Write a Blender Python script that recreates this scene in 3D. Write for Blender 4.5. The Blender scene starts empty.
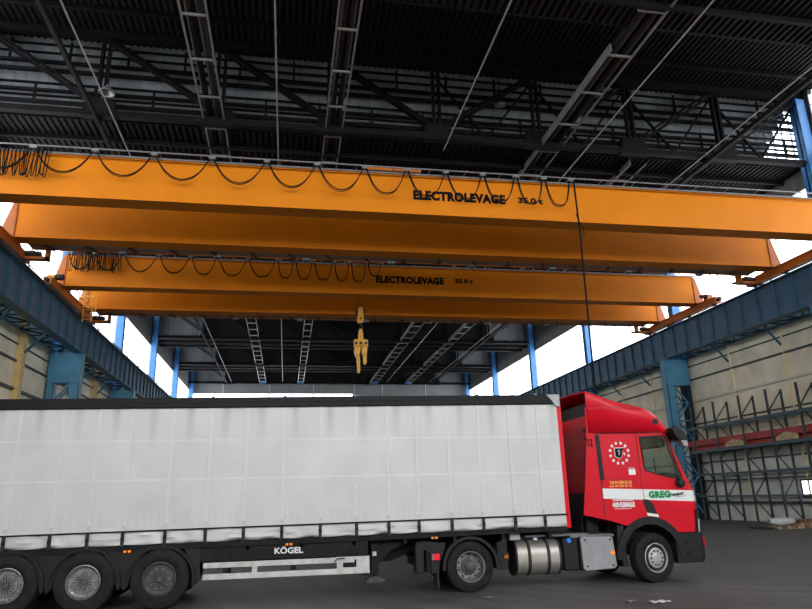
import bpy, bmesh, math, random
from mathutils import Vector, Matrix
random.seed(4)
PI = math.pi
COL = bpy.context.scene.collection
ORG = {}          # world origin of every object built

# ------------------------------------------------------------------ materials
MATS = {}
def mat(name, col, rough=.6, metal=0., noise=0., nscale=3., bump=0., bscale=40., coat=0., emit=None, estr=0., spec=.5, stretch=None, dirt=None):
    m = bpy.data.materials.new(name); m.use_nodes = True
    nt = m.node_tree; b = nt.nodes['Principled BSDF']
    b.inputs['Base Color'].default_value = (*col, 1)
    b.inputs['Roughness'].default_value = rough
    b.inputs['Metallic'].default_value = metal
    b.inputs['Specular IOR Level'].default_value = spec
    if coat: b.inputs['Coat Weight'].default_value = coat; b.inputs['Coat Roughness'].default_value = .08
    if emit:
        b.inputs['Emission Color'].default_value = (*emit, 1); b.inputs['Emission Strength'].default_value = estr
    tc = nt.nodes.new('ShaderNodeTexCoord'); mp = nt.nodes.new('ShaderNodeMapping')
    nt.links.new(tc.outputs['Object'], mp.inputs['Vector'])
    if stretch: mp.inputs['Scale'].default_value = stretch
    if noise:
        n = nt.nodes.new('ShaderNodeTexNoise'); n.inputs['Scale'].default_value = nscale; n.inputs['Detail'].default_value = 6
        nt.links.new(mp.outputs['Vector'], n.inputs['Vector'])
        r = nt.nodes.new('ShaderNodeValToRGB')
        lo = dirt if dirt else tuple(c*(1-noise) for c in col)
        r.color_ramp.elements[0].position = .35; r.color_ramp.elements[0].color = (*lo, 1)
        r.color_ramp.elements[1].position = .65; r.color_ramp.elements[1].color = (*col, 1)
        nt.links.new(n.outputs['Fac'], r.inputs['Fac']); nt.links.new(r.outputs['Color'], b.inputs['Base Color'])
    if bump:
        n2 = nt.nodes.new('ShaderNodeTexNoise'); n2.inputs['Scale'].default_value = bscale; n2.inputs['Detail'].default_value = 4
        nt.links.new(mp.outputs['Vector'], n2.inputs['Vector'])
        bp = nt.nodes.new('ShaderNodeBump'); bp.inputs['Strength'].default_value = bump; bp.inputs['Distance'].default_value = .05
        nt.links.new(n2.outputs['Fac'], bp.inputs['Height']); nt.links.new(bp.outputs['Normal'], b.inputs['Normal'])
    MATS[name] = m
    return m

mat('orange_paint', (.82, .245, .004), .5, noise=.08, nscale=.6, spec=.2)
mat('orange_dark', (.55, .16, .02), .5, noise=.15, nscale=2)
mat('rib_dark', (.10, .045, .02), .6)
mat('walk_brown', (.42, .30, .24), .6, noise=.2)
mat('yellow_paint', (.85, .42, .02), .4, noise=.1)
mat('black_rubber', (.012, .012, .013), .75, noise=.4, nscale=8, dirt=(.03, .029, .027))
mat('tyre', (.010, .010, .011), .8, noise=.3, nscale=6, dirt=(.021, .021, .019), spec=.25)
mat('black_plastic', (.009, .0095, .011), .5, noise=.3, nscale=5, dirt=(.016, .016, .015), spec=.3)
mat('chassis_black', (.007, .0075, .008), .6, noise=.4, nscale=4, dirt=(.014, .0135, .013), spec=.2)
mat('cable', (.006, .006, .007), .6, spec=.1)
mat('letter_black', (.004, .004, .005), .6, spec=.1)
mat('galvanised', (.30, .31, .32), .45, .6, noise=.25, nscale=2)
mat('tray_pale', (.36, .37, .38), .5)
mat('rail_grey', (.22, .23, .24), .5, .4, noise=.3, nscale=3)
mat('blue_runway', (.035, .115, .20), .5, noise=.25, nscale=1.2)
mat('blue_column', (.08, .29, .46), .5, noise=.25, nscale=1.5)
mat('blue_upper', (.06, .25, .62), .45, noise=.15, nscale=1.5)  # brightened blue: backlight and bloom from the windows put into the colour
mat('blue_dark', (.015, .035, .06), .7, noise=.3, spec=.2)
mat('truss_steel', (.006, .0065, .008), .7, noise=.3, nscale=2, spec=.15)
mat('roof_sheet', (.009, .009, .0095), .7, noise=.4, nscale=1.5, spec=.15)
mat('face_sheet', (.30, .32, .33), .6, noise=.3, nscale=.8, stretch=(1, 1, .2))
mat('face_sheet_shaded', (.035, .036, .04), .7, noise=.3, nscale=.8, spec=.15)  # darkened copy of face_sheet, the far roof's shade put into the colour
mat('duct_black', (.008, .008, .009), .6, noise=.2, spec=.25)
mat('upper_clad', (.16, .16, .165), .7, noise=.3, nscale=1)
mat('back_clad', (.30, .31, .31), .7, noise=.2, nscale=.5)
mat('wall_panel', (.88, .80, .62), .8, noise=.22, nscale=.8, bump=.15, bscale=3)
mat('wall_base', (.74, .74, .68), .8, noise=.25, nscale=.7)
mat('wall_post', (.72, .52, .22), .6, noise=.25, nscale=1.5)
mat('post_pale', (.85, .72, .45), .6)
mat('girt', (.05, .055, .06), .6)
mat('pipe_light', (.62, .60, .52), .5)
mat('mullion', (.6, .62, .65), .5)
mat('rack_post', (.045, .06, .065), .6, noise=.3)
mat('rack_beam', (.05, .085, .11), .55, noise=.2)
mat('red_steel', (.42, .035, .03), .55, noise=.35, nscale=2)
mat('pane', (.8, .85, .9), .3, emit=(.93, .97, 1.0), estr=3.9)
mat('pane_rear', (.8, .85, .9), .3, emit=(.97, .98, 1.0), estr=7.8)
mat('door_light', (.8, .85, .9), .4, emit=(.95, .98, 1.0), estr=3.0)
mat('red_cab', (.66, .004, .018), .38, spec=.25, coat=.14, noise=.04)
mat('red_dark', (.35, .006, .012), .4, noise=.3)
mat('white_paint', (.80, .80, .80), .4)
mat('white_rail', (.62, .62, .59), .5, noise=.25, nscale=6)
mat('window_glass', (.07, .09, .085), .04, spec=.9)
mat('green_letter', (.0, .28, .07), .5)
mat('grey_letter', (.06, .07, .07), .5)
mat('orange_letter', (.90, .40, .05), .5)
mat('rim_metal', (.30, .30, .30), .45, .5, noise=.45, nscale=9)
mat('rim_silver', (.58, .59, .60), .4, .5, noise=.15, nscale=9)
mat('rim_dark', (.10, .10, .10), .6, .3, noise=.4, nscale=9)
mat('tank_metal', (.50, .47, .42), .5, .8, noise=.12, nscale=5, stretch=(8, 1, 1))
mat('box_grey', (.33, .33, .34), .5, noise=.12)
mat('lamp_orange', (.9, .22, .02), .3, emit=(1, .25, .02), estr=.5)
mat('lamp_red', (.7, .01, .02), .3, emit=(1, .02, .03), estr=.2)
mat('headlamp', (.6, .62, .65), .1, spec=.9)
mat('blue_cap', (.03, .18, .7), .4)
mat('wood', (.55, .40, .24), .8, noise=.35, nscale=5)
mat('brown_board', (.20, .10, .06), .8, noise=.3, nscale=5)
mat('plastic_wrap', (.70, .72, .74), .35, noise=.15, nscale=6)
mat('curtain_seam', (.68, .685, .66), .5, noise=.1, nscale=4)
mat('rail_black', (.005, .006, .007), .5, noise=.3, spec=.2)
mat('interior_dark', (.02, .02, .022), .8, spec=.2)
mat('paper', (.75, .75, .74), .8)
mat('dark_sheet', (.02, .02, .02), .7)

def glass_mat():
    m = mat('clear_glass', (.1, .1, .1), .05); nt = m.node_tree; out = nt.nodes['Material Output']
    t = nt.nodes.new('ShaderNodeBsdfTransparent'); t.inputs['Color'].default_value = (.80, .86, .83, 1)
    g = nt.nodes.new('ShaderNodeBsdfGlossy'); g.inputs['Roughness'].default_value = .03; g.inputs['Color'].default_value = (.9, 1, .97, 1)
    x = nt.nodes.new('ShaderNodeMixShader'); x.inputs['Fac'].default_value = .12
    nt.links.new(t.outputs[0], x.inputs[1]); nt.links.new(g.outputs[0], x.inputs[2]); nt.links.new(x.outputs[0], out.inputs['Surface'])
glass_mat()
def floor_mat():
    m = mat('asphalt', (.06, .06, .058), .55)
    nt = m.node_tree; b = nt.nodes['Principled BSDF']
    tc = nt.nodes.new('ShaderNodeTexCoord')
    n = nt.nodes.new('ShaderNodeTexNoise'); n.inputs['Scale'].default_value = .35; n.inputs['Detail'].default_value = 9; n.inputs['Roughness'].default_value = .65
    nt.links.new(tc.outputs['Object'], n.inputs['Vector'])
    r = nt.nodes.new('ShaderNodeValToRGB'); r.color_ramp.elements[0].position = .36; r.color_ramp.elements[1].position = .68
    r.color_ramp.elements[0].color = (.062, .061, .059, 1); r.color_ramp.elements[1].color = (.13, .128, .124, 1)
    nt.links.new(n.outputs['Fac'], r.inputs['Fac'])
    w = nt.nodes.new('ShaderNodeTexNoise'); w.inputs['Scale'].default_value = 60; w.inputs['Detail'].default_value = 3
    nt.links.new(tc.outputs['Object'], w.inputs['Vector'])
    # curved tyre tracks worn into the surface
    mp = nt.nodes.new('ShaderNodeMapping'); mp.inputs['Location'].default_value = (-14, -19, 0)
    nt.links.new(tc.outputs['Object'], mp.inputs['Vector'])
    wv = nt.nodes.new('ShaderNodeTexWave'); wv.wave_type = 'RINGS'; wv.rings_direction = 'Z'; wv.inputs['Scale'].default_value = .35; wv.inputs['Distortion'].default_value = 3; wv.inputs['Detail'].default_value = 3
    nt.links.new(mp.outputs['Vector'], wv.inputs['Vector'])
    mx = nt.nodes.new('ShaderNodeMixRGB'); mx.blend_type = 'MULTIPLY'; mx.inputs['Fac'].default_value = .22
    nt.links.new(r.outputs['Color'], mx.inputs['Color1']); nt.links.new(wv.outputs['Color'], mx.inputs['Color2'])
    mx2 = nt.nodes.new('ShaderNodeMixRGB'); mx2.blend_type = 'OVERLAY'; mx2.inputs['Fac'].default_value = .35
    nt.links.new(mx.outputs['Color'], mx2.inputs['Color1']); nt.links.new(w.outputs['Fac'], mx2.inputs['Color2'])
    nt.links.new(mx2.outputs['Color'], b.inputs['Base Color'])
    bp = nt.nodes.new('ShaderNodeBump'); bp.inputs['Strength'].default_value = .12; bp.inputs['Distance'].default_value = .02
    nt.links.new(w.outputs['Fac'], bp.inputs['Height']); nt.links.new(bp.outputs['Normal'], b.inputs['Normal'])
    rr = nt.nodes.new('ShaderNodeMapRange'); rr.inputs['To Min'].default_value = .45; rr.inputs['To Max'].default_value = .75
    nt.links.new(n.outputs['Fac'], rr.inputs['Value']); nt.links.new(rr.outputs['Result'], b.inputs['Roughness'])
floor_mat()

def curtain_mat():
    """grey PVC tarpaulin: welded seams, dust runs, smudges; object coordinates in metres"""
    m = mat('curtain', (.60, .61, .59), .5)
    nt = m.node_tree; b = nt.nodes['Principled BSDF']; L = nt.links.new
    tc = nt.nodes.new('ShaderNodeTexCoord'); sp = nt.nodes.new('ShaderNodeSeparateXYZ'); L(tc.outputs['Object'], sp.inputs['Vector'])
    def math_(op, a, bb=None, c=None):
        n = nt.nodes.new('ShaderNodeMath'); n.operation = op
        for i, v in enumerate((a, bb, c)):
            if v is None: continue
            if isinstance(v, (int, float)): n.inputs[i].default_value = v
            else: L(v, n.inputs[i])
        return n.outputs[0]
    # seams along x
    ph = math_('PINGPONG', math_('ADD', sp.outputs['X'], CX - (-5.11) + .706*20), .353)
    seam = math_('LESS_THAN', ph, -1)
    z = math_('ADD', sp.outputs['Z'], CZ)
    h1 = math_('LESS_THAN', math_('ABSOLUTE', math_('SUBTRACT', z, 3.12)), .02)
    h2 = math_('LESS_THAN', math_('ABSOLUTE', math_('SUBTRACT', z, 2.36)), .02)
    seams = math_('MAXIMUM', seam, math_('MAXIMUM', h1, h2))
    # dark smudge runs under the roof rail, one between each pair of seams
    mp = nt.nodes.new('ShaderNodeMapping'); mp.inputs['Scale'].default_value = (3.2, 1, .5); L(tc.outputs['Object'], mp.inputs['Vector'])
    n = nt.nodes.new('ShaderNodeTexNoise'); n.inputs['Scale'].default_value = 1.6; n.inputs['Detail'].default_value = 7; L(mp.outputs['Vector'], n.inputs['Vector'])
    n2 = nt.nodes.new('ShaderNodeTexNoise'); n2.inputs['Scale'].default_value = 1.1; n2.inputs['Detail'].default_value = 8; L(tc.outputs['Object'], n2.inputs['Vector'])
    mid = math_('MULTIPLY', math_('SUBTRACT', ph, .23), 8.5)                    # 0..1 near middle of a panel
    mid = math_('MINIMUM', math_('MAXIMUM', mid, 0), 1)
    up = math_('MINIMUM', math_('MAXIMUM', math_('SUBTRACT', z, 2.95), 0), 1)
    stain = math_('MULTIPLY', math_('MULTIPLY', mid, up), math_('MULTIPLY', n.outputs['Fac'], 1.1))
    f = math_('SUBTRACT', 1.0, math_('MULTIPLY', stain, .55))
    f = math_('MULTIPLY', f, math_('ADD', .80, math_('MULTIPLY', n2.outputs['Fac'], .32)))
    f = math_('MULTIPLY', f, math_('ADD', 1.0, math_('MULTIPLY', seams, .10)))
    mx = nt.nodes.new('ShaderNodeMixRGB'); mx.blend_type = 'MULTIPLY'; mx.inputs['Fac'].default_value = 1
    mx.inputs['Color1'].default_value = (.63, .635, .61, 1); L(f, mx.inputs['Color2']); L(mx.outputs['Color'], b.inputs['Base Color'])
    bp = nt.nodes.new('ShaderNodeBump'); bp.inputs['Strength'].default_value = .5; bp.inputs['Distance'].default_value = .01
    L(math_('ADD', math_('MULTIPLY', n2.outputs['Fac'], 1.0), math_('MULTIPLY', seams, .3)), bp.inputs['Height']); L(bp.outputs['Normal'], b.inputs['Normal'])
CX, CZ = -.8, 2.5   # the curtain mesh's own origin

# ------------------------------------------------------------------ mesh builder
class MB:
    def __init__(s): s.v = []; s.f = []; s.m = []; s.mi = 0
    def add(s, vs, fs):
        o = len(s.v); s.v += [tuple(v) for v in vs]; s.f += [tuple(i+o for i in f) for f in fs]; s.m += [s.mi]*len(fs); return s
    def box(s, x0, x1, y0, y1, z0, z1):
        vs = [(x, y, z) for x in (x0, x1) for y in (y0, y1) for z in (z0, z1)]
        return s.add(vs, [(0,1,3,2),(4,6,7,5),(0,4,5,1),(2,3,7,6),(0,2,6,4),(1,5,7,3)])
    def bar(s, a, b, w, h=None, up=(0,0,1)):
        a, b = Vector(a), Vector(b); d = (b-a).normalized(); h = h or w
        u = d.cross(Vector(up)); u = u.normalized() if u.length > 1e-4 else Vector((1,0,0)); n = u.cross(d)
        vs = []
        for p in (a, b):
            for i, j in ((-1,-1),(1,-1),(1,1),(-1,1)): vs.append(p+u*(i*w/2)+n*(j*h/2))
        return s.add(vs, [(0,1,2,3),(7,6,5,4),(0,4,5,1),(1,5,6,2),(2,6,7,3),(3,7,4,0)])
    def tube(s, pts, r, n=8, cap=True):
        pts = [Vector(p) for p in pts]; vs = []; fs = []; ref = None
        for k, p in enumerate(pts):
            d = (pts[min(k+1, len(pts)-1)]-pts[max(k-1, 0)]).normalized()
            if ref is None: ref = Vector((0,0,1)) if abs(d.z) < .9 else Vector((1,0,0))
            u = d.cross(ref); u = u.normalized() if u.length > 1e-4 else Vector((0,1,0)); w = u.cross(d).normalized(); ref = w if abs(d.z) > .6 or True else ref
            for i in range(n):
                a = 2*PI*i/n; vs.append(p+u*(math.cos(a)*r)+w*(math.sin(a)*r))
        for k in range(len(pts)-1):
            for i in range(n): fs.append((k*n+i, k*n+(i+1)%n, (k+1)*n+(i+1)%n, (k+1)*n+i))
        if cap: fs += [tuple(range(n))[::-1], tuple((len(pts)-1)*n+i for i in range(n))]
        return s.add(vs, fs)
    def lathe(s, prof, c, axis='Y', n=40, a0=0, a1=2*PI):
        """prof: (radius, offset along axis)"""
        full = abs(a1-a0-2*PI) < 1e-6; m = n if full else n+1; vs = []; fs = []
        for r, t in prof:
            for i in range(m):
                a = a0+(a1-a0)*i/n; p, q = r*math.cos(a), r*math.sin(a)
                vs.append({'Y': (c[0]+p, c[1]+t, c[2]+q), 'X': (c[0]+t, c[1]+p, c[2]+q), 'Z': (c[0]+p, c[1]+q, c[2]+t)}[axis])
        for k in range(len(prof)-1):
            for i in range(n): fs.append((k*m+i, k*m+(i+1)%m, (k+1)*m+(i+1)%m, (k+1)*m+i))
        return s.add(vs, fs)
    def prism(s, poly, a, b, axis='Y'):
        """poly of 2D points extruded from a to b along axis"""
        f = {'Y': lambda p, t: (p[0], t, p[1]), 'X': lambda p, t: (t, p[0], p[1]), 'Z': lambda p, t: (p[0], p[1], t)}[axis]
        n = len(poly); vs = [f(p, a) for p in poly]+[f(p, b) for p in poly]
        return s.add(vs, [tuple(range(n)), tuple(range(2*n-1, n-1, -1))]+[(i, (i+1)%n+0, (i+1)%n+n, i+n) for i in range(n)])
    def grid(s, rows):
        """rows of equally many points"""
        n = len(rows[0]); vs = [p for r in rows for p in r]
        return s.add(vs, [(k*n+i, k*n+i+1, (k+1)*n+i+1, (k+1)*n+i) for k in range(len(rows)-1) for i in range(n-1)])
    def build(s, name, mats, parent=None, bevel=0, smooth=True, label=None, origin=None):
        if not isinstance(mats, (list, tuple)): mats = [mats]
        if origin is None:
            xs, ys, zs = zip(*s.v); origin = Vector(((min(xs)+max(xs))/2, (min(ys)+max(ys))/2, (min(zs)+max(zs))/2 if parent else min(zs)))
        origin = Vector(origin)
        me = bpy.data.meshes.new(name); me.from_pydata([tuple(Vector(v)-origin) for v in s.v], [], s.f)
        for k in mats: me.materials.append(MATS[k] if isinstance(k, str) else k)
        for p, i in zip(me.polygons, s.m): p.material_index = i
        bm = bmesh.new(); bm.from_mesh(me); bmesh.ops.recalc_face_normals(bm, faces=bm.faces); bm.to_mesh(me); bm.free()
        if smooth:
            me.polygons.foreach_set('use_smooth', [True]*len(me.polygons)); me.set_sharp_from_angle(angle=math.radians(32))
        o = bpy.data.objects.new(name, me); COL.objects.link(o)
        if bevel:
            md = o.modifiers.new('bevel', 'BEVEL'); md.width = bevel; md.segments = 2; md.limit_method = 'ANGLE'
        place(o, origin, parent)
        if label: o['label'] = label
        return o
def place(o, origin, parent):
    origin = Vector(origin); ORG[o.name] = origin
    if parent is not None: o.parent = parent; o.location = origin-ORG[parent.name]
    else: o.location = origin
def thing(name, label, cat, loc, group=None):
    o = bpy.data.objects.new(name, None); COL.objects.link(o); o.empty_display_size = .3; place(o, loc, None)
    o['label'] = label; o['category'] = cat
    if group: o['group'] = group
    return o
def tag(o, label, cat, group=None):
    o['label'] = label; o['category'] = cat
    if group: o['group'] = group
    return o
def struct(o, label=None):
    o['kind'] = 'structure'
    if label: o['label'] = label; 
    return o
def dup(root, delta, label=None):
    def rec(o, par):
        c = o.copy(); COL.objects.link(c)
        if par is None: c.location = o.location+Vector(delta)
        else: c.parent = par
        ORG[c.name] = ORG[o.name]+Vector(delta)
        for ch in kids(o): rec(ch, c)
        return c
    r = rec(root, None)
    if label: r['label'] = label
    return r
def kids(o): return [c for c in list(COL.objects) if c.parent is o]
def text_mesh(name, s, size, loc, matname, parent, width=None, height=None, bold=0., shear=0., depth=.006, rz=0., label=None, space=1.):
    """flat raised lettering facing -Y; loc = lower left corner"""
    cu = bpy.data.curves.new(name+'_c', 'FONT'); cu.body = s; cu.size = size; cu.offset = bold; cu.shear = shear; cu.extrude = depth/2; cu.resolution_u = 3; cu.space_character = space
    t = bpy.data.objects.new(name+'_t', cu); COL.objects.link(t); dg = bpy.context.evaluated_depsgraph_get()
    me = bpy.data.meshes.new_from_object(t.evaluated_get(dg)); bpy.data.objects.remove(t)
    xs = [v.co.x for v in me.vertices]; ys = [v.co.y for v in me.vertices]
    x0, y0 = min(xs), min(ys); sx = width/(max(xs)-x0) if width else 1; sy = height/(max(ys)-y0) if height else 1
    for v in me.vertices:
        a = (v.co.x-x0)*sx; v.co = Vector((a*math.cos(rz), v.co.z, (v.co.y-y0)*sy+a*math.sin(rz)))
    me.materials.clear(); me.materials.append(MATS[matname])
    o = bpy.data.objects.new(name, me); COL.objects.link(o); place(o, loc, parent)
    if label: o['label'] = label
    return o

# ------------------------------------------------------------------ the hall
XL, XR = -14.4, 28.4
YB, YF = -16., 102.
ZR, ZLO, ZHI = 25.4, 19.2, 23.4
P = 14.5
COLY = [-.8+P*k for k in range(0, 8)]        # 13.7-... columns every 14.5 m; 28.2, 42.7 ...
COLY = [28.2+P*k for k in range(-3, 6)]      # -15.3 ... 100.7

f = MB(); f.add([(XL, YB, 0), (XR, YB, 0), (XR, YF, 0), (XL, YF, 0), (XL, YB, -.3), (XR, YB, -.3), (XR, YF, -.3), (XL, YF, -.3)], [(0,1,2,3),(4,7,6,5),(0,4,5,1),(1,5,6,2),(2,6,7,3),(3,7,4,0)])
struct(f.build('floor', 'asphalt', origin=(0, 0, 0)))

def side_wall(side):
    """lower cladding up to the window band, grey cladding above it; window band left open"""
    s = 1 if side == 'right' else -1; x = XR if s > 0 else XL; xo = x+s*.25
    m = MB()
    m.box(min(x, xo), max(x, xo), YB, YF, 0, 4.6)
    w = m.build('wall_'+side, ['wall_base'], origin=(x, 0, 0)); struct(w)
    m = MB(); m.box(min(x, xo), max(x, xo), YB, YF, 4.6, 12.0); m.build('upper_panels', 'wall_panel', w)
    m = MB(); m.box(min(x, xo), max(x, xo), YB, YF, 18.1, 19.8)
    for k in range(-1, 8):   # solid wall between the raised roof bays
        a, b = 29.1+P*(k-2)-1.4, 29.1+P*(k-2)+4.9
        if a < YF: m.box(min(x, xo), max(x, xo), max(a, YB), min(b, YF), 19.8, ZHI+.2)
        if a > 30:
            m.box(min(x, xo), max(x, xo), a-8.2, a-.9, 19.8, ZHI+.2).box(min(x, xo), max(x, xo), a-.9, a, 19.8, 21.2).box(min(x, xo), max(x, xo), a-.9, a, 22.7, ZHI+.2)
    m.build('top_cladding', 'upper_clad', w)
    xi = x-s*.02
    for k, Y in enumerate(COLY[:-1]):
        for j in (1, 2):
            y = Y+P*j/3
            pw, pd = (.06, .12) if s > 0 else (.24, .35)
            m = MB(); m.box(min(x-s*pd, x), max(x-s*pd, x), y-pw, y+pw, 0, 12.0)
            m.build('wall_post', 'wall_post' if s < 0 else 'post_pale', w)
    # horizontal girts and a light service pipe
    for z, r, mt in ((9.45, .05, 'girt'), (10.35 if s < 0 else 10.4, .035, 'girt'), (7.95, .07, 'pipe_light' if s > 0 else 'girt'), (6.35, .04, 'girt'), (3.7, .045, 'girt'), (2.5, .04, 'girt'), (1.1, .07, 'girt')):
        m = MB(); m.box(min(x-s*.02, x-s*(.02+2*r)), max(x-s*.02, x-s*(.02+2*r)), YB+.1, YF-.1, z-r, z+r); m.build('girt', mt, w)
    return w
WL = side_wall('left'); WR = side_wall('right')
# a small lit opening low in the right wall
m = MB(); m.box(XR-.08, XR-.03, 31.6, 33.55, 1.45, 2.25); dl = m.build('door_1', 'door_light'); struct(dl)
m = MB(); m.box(XR-.12, XR-.02, 31.5, 33.65, 2.25, 2.35).box(XR-.12, XR-.02, 33.55, 33.65, 1.45, 2.25).box(XR-.12, XR-.02, 31.5, 31.6, 1.45, 2.25).box(XR-.12, XR-.02, 31.5, 33.65, 1.35, 1.45); m.build('door_frame', 'girt', dl)

# window bays
wn = [0]
def window(x, s, y0, y1, z0, z1, nv, rails):
    wn[0] += 1
    m = MB(); m.box(min(x+s*.12, x+s*.16), max(x+s*.12, x+s*.16), y0, y1, z0, z1); w = m.build('window_%d' % wn[0], 'pane', origin=(x, (y0+y1)/2, z0)); struct(w)
    m = MB()
    for i in range(nv+1):
        y = y0+(y1-y0)*i/nv; m.box(min(x-s*.04, x+s*.1), max(x-s*.04, x+s*.1), y-.022, y+.022, z0, z1)
    for z in rails: m.box(min(x-s*.03, x+s*.1), max(x-s*.03, x+s*.1), y0, y1, z-.022, z+.022)
    m.build('window_frame', 'mullion', w)
for x, s in ((XL, -1), (XR, 1)):
    for k in range(len(COLY)-1):
        window(x, s, COLY[k]+.2, COLY[k+1]-.2, 12.0, 18.1, 3, (12.1, 14.2, 16.1, 18.05))
    for k in range(-2, 6):   # side lights of the raised roof bays
        a, b = 29.1+P*k-9.6, 29.1+P*k-1.4
        if b > 30:
            window(x, s, b-.9, b-.1, 21.2, 22.7, 1, ()); continue
        a = max(a, YB); b = min(b, YF)
        if b-a > 1: window(x, s, a, b, 19.8, ZHI-.3, 6, (21.2, 22.4))

# back wall
m = MB(); m.box(XL, XR, YF, YF+.25, 0, 12.6).box(XL, XR, YF, YF+.25, 17.7, ZHI).box(10.0, XR, YF, YF+.25, 12.6, 17.7)
wb = m.build('wall_back', 'back_clad', origin=(7, YF, 0)); struct(wb)
for x in (-9.6, -2.8, 3.9, 10.2, 14.6, 21.5):
    MB().box(x-.07, x+.07, YF-.1, YF, 0, 19.6).build('wall_post', 'mullion', wb)
for x0, x1 in ((XL, -2.8), (-2.8, 3.9), (3.9, 10.0)):
    wn[0] += 1
    w = MB().box(x0+.1, x1-.1, YF+.1, YF+.14, 12.6, 17.7).build('window_%d' % wn[0], 'pane'); struct(w)
    m = MB()
    for z in (12.7, 15.2, 17.65): m.box(x0, x1, YF-.02, YF+.08, z-.04, z+.04)
    for x in (x0+.05, (x0+x1)/2, x1-.05): m.box(x-.04, x+.04, YF-.02, YF+.08, 12.6, 17.7)
    m.build('window_frame', 'mullion', w)

# rear wall behind the photographer: closed below, a wide glazed band above
m = MB(); m.box(XL, XR, YB-.25, YB, 0, 9.0).box(XL, XR, YB-.25, YB, 19.0, ZHI+.2)
struct(m.build('wall_rear', 'wall_panel', origin=(7, YB, 0)))
for i in range(3):
    x0 = XL+(XR-XL)*i/3; x1 = XL+(XR-XL)*(i+1)/3; wn[0] += 1
    w = MB().box(x0+.2, x1-.2, YB-.16, YB-.12, 9.0, 19.0).build('window_%d' % wn[0], 'pane_rear'); struct(w)
    m = MB()
    for j in range(8): x = x0+.2+(x1-x0-.4)*j/7; m.box(x-.04, x+.04, YB-.1, YB, 9.0, 19.0)
    for z in (9.05, 12.3, 15.6, 18.95): m.box(x0, x1, YB-.1, YB, z-.05, z+.05)
    m.build('window_frame', 'mullion', w)

# roof: corrugated sheets, raised bays and low bays
def corr(m, y0, y1, z, x0=XL-.2, x1=XR+.2, pitch=.30, d=.07):
    n = int((x1-x0)/pitch); pr = []
    for i in range(n):
        a = x0+i*pitch; pr += [(a, z), (a+pitch*.35, z), (a+pitch*.5, z+d), (a+pitch*.85, z+d)]
    pr.append((x1, z))
    m.grid([[(p[0], y0, p[1]) for p in pr], [(p[0], y1, p[1]) for p in pr]])
    m.box(x0, x1, y0, y1, z+d+.02, z+d+.2)
m = MB()
ys = YB
FACES = [29.1+P*k for k in range(-3, 6)]
for F in FACES:
    a = max(F-9.6, YB-.2); b = F
    if b > a and a < YF: corr(m, a, min(b, YF+.2), ZHI)
    c, d_ = b, b+4.9
    if d_ > YB and c < YF: corr(m, max(c, YB-.2), min(d_, YF+.2), ZLO)
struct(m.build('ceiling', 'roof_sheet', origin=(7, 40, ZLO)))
m = MB(); m2 = MB(); m3 = MB()
for F in FACES:
    if F < YB or F > YF: continue
    n = int((XR-XL)/.5)
    for i in range(n):
        a = XL+i*(XR-XL)/n; b = a+(XR-XL)/n-.02; zl = ZLO+.1
        if a > 25.6: zl = min(22.9, 19.6+(a-25.6)*1.5)
        if F < 30: m.box(a, b, F, F+.08, zl, ZHI+.1)
        else: (m if (a < -9.5 or a > 22.5) else m3).box(a, b, F, F+.08, ZLO+.1, ZHI+.1)  # far faces: shade painted mid-span by the darker copy, ends kept pale
    m2.box(XL, 25.6, F+.08, F+.12, ZLO, ZHI+.2)
    if F+4.9 < YF: m2.box(XL, XR, F+4.9, F+5.0, ZLO, ZHI+.2)
    if F > 30 or F < 20: continue
    wn[0] += 1; g = MB().box(25.6, XR, F+.1, F+.14, ZLO+.1, ZHI).build('window_%d' % wn[0], 'pane'); struct(g)
    q = MB()
    for x in (25.7, 26.3, 26.9, 27.5, 28.1): q.box(x-.03, x+.03, F+.0, F+.09, ZLO+.1, ZHI)
    for z in (19.9, 20.6, 21.4, 22.2): q.box(25.6, XR, F, F+.09, z-.03, z+.03)
    q.build('window_frame', 'mullion', g)
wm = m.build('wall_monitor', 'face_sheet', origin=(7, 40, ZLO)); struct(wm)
m2.build('backing_sheet', 'roof_sheet', wm); m3.build('shaded_sheets', 'face_sheet_shaded', wm)
# purlins
pur = MB()
for F in FACES:
    for q, z in ((-8.2, ZHI), (-5.4, ZHI), (-2.6, ZHI), (1.6, ZLO), (3.6, ZLO)):
        y = F+q
        if YB < y < YF: pur.box(XL, XR, y-.08, y+.08, z-.22, z-.01)
struct(pur.build('trim_1', 'truss_steel', origin=(7, 40, ZLO)))

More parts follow.
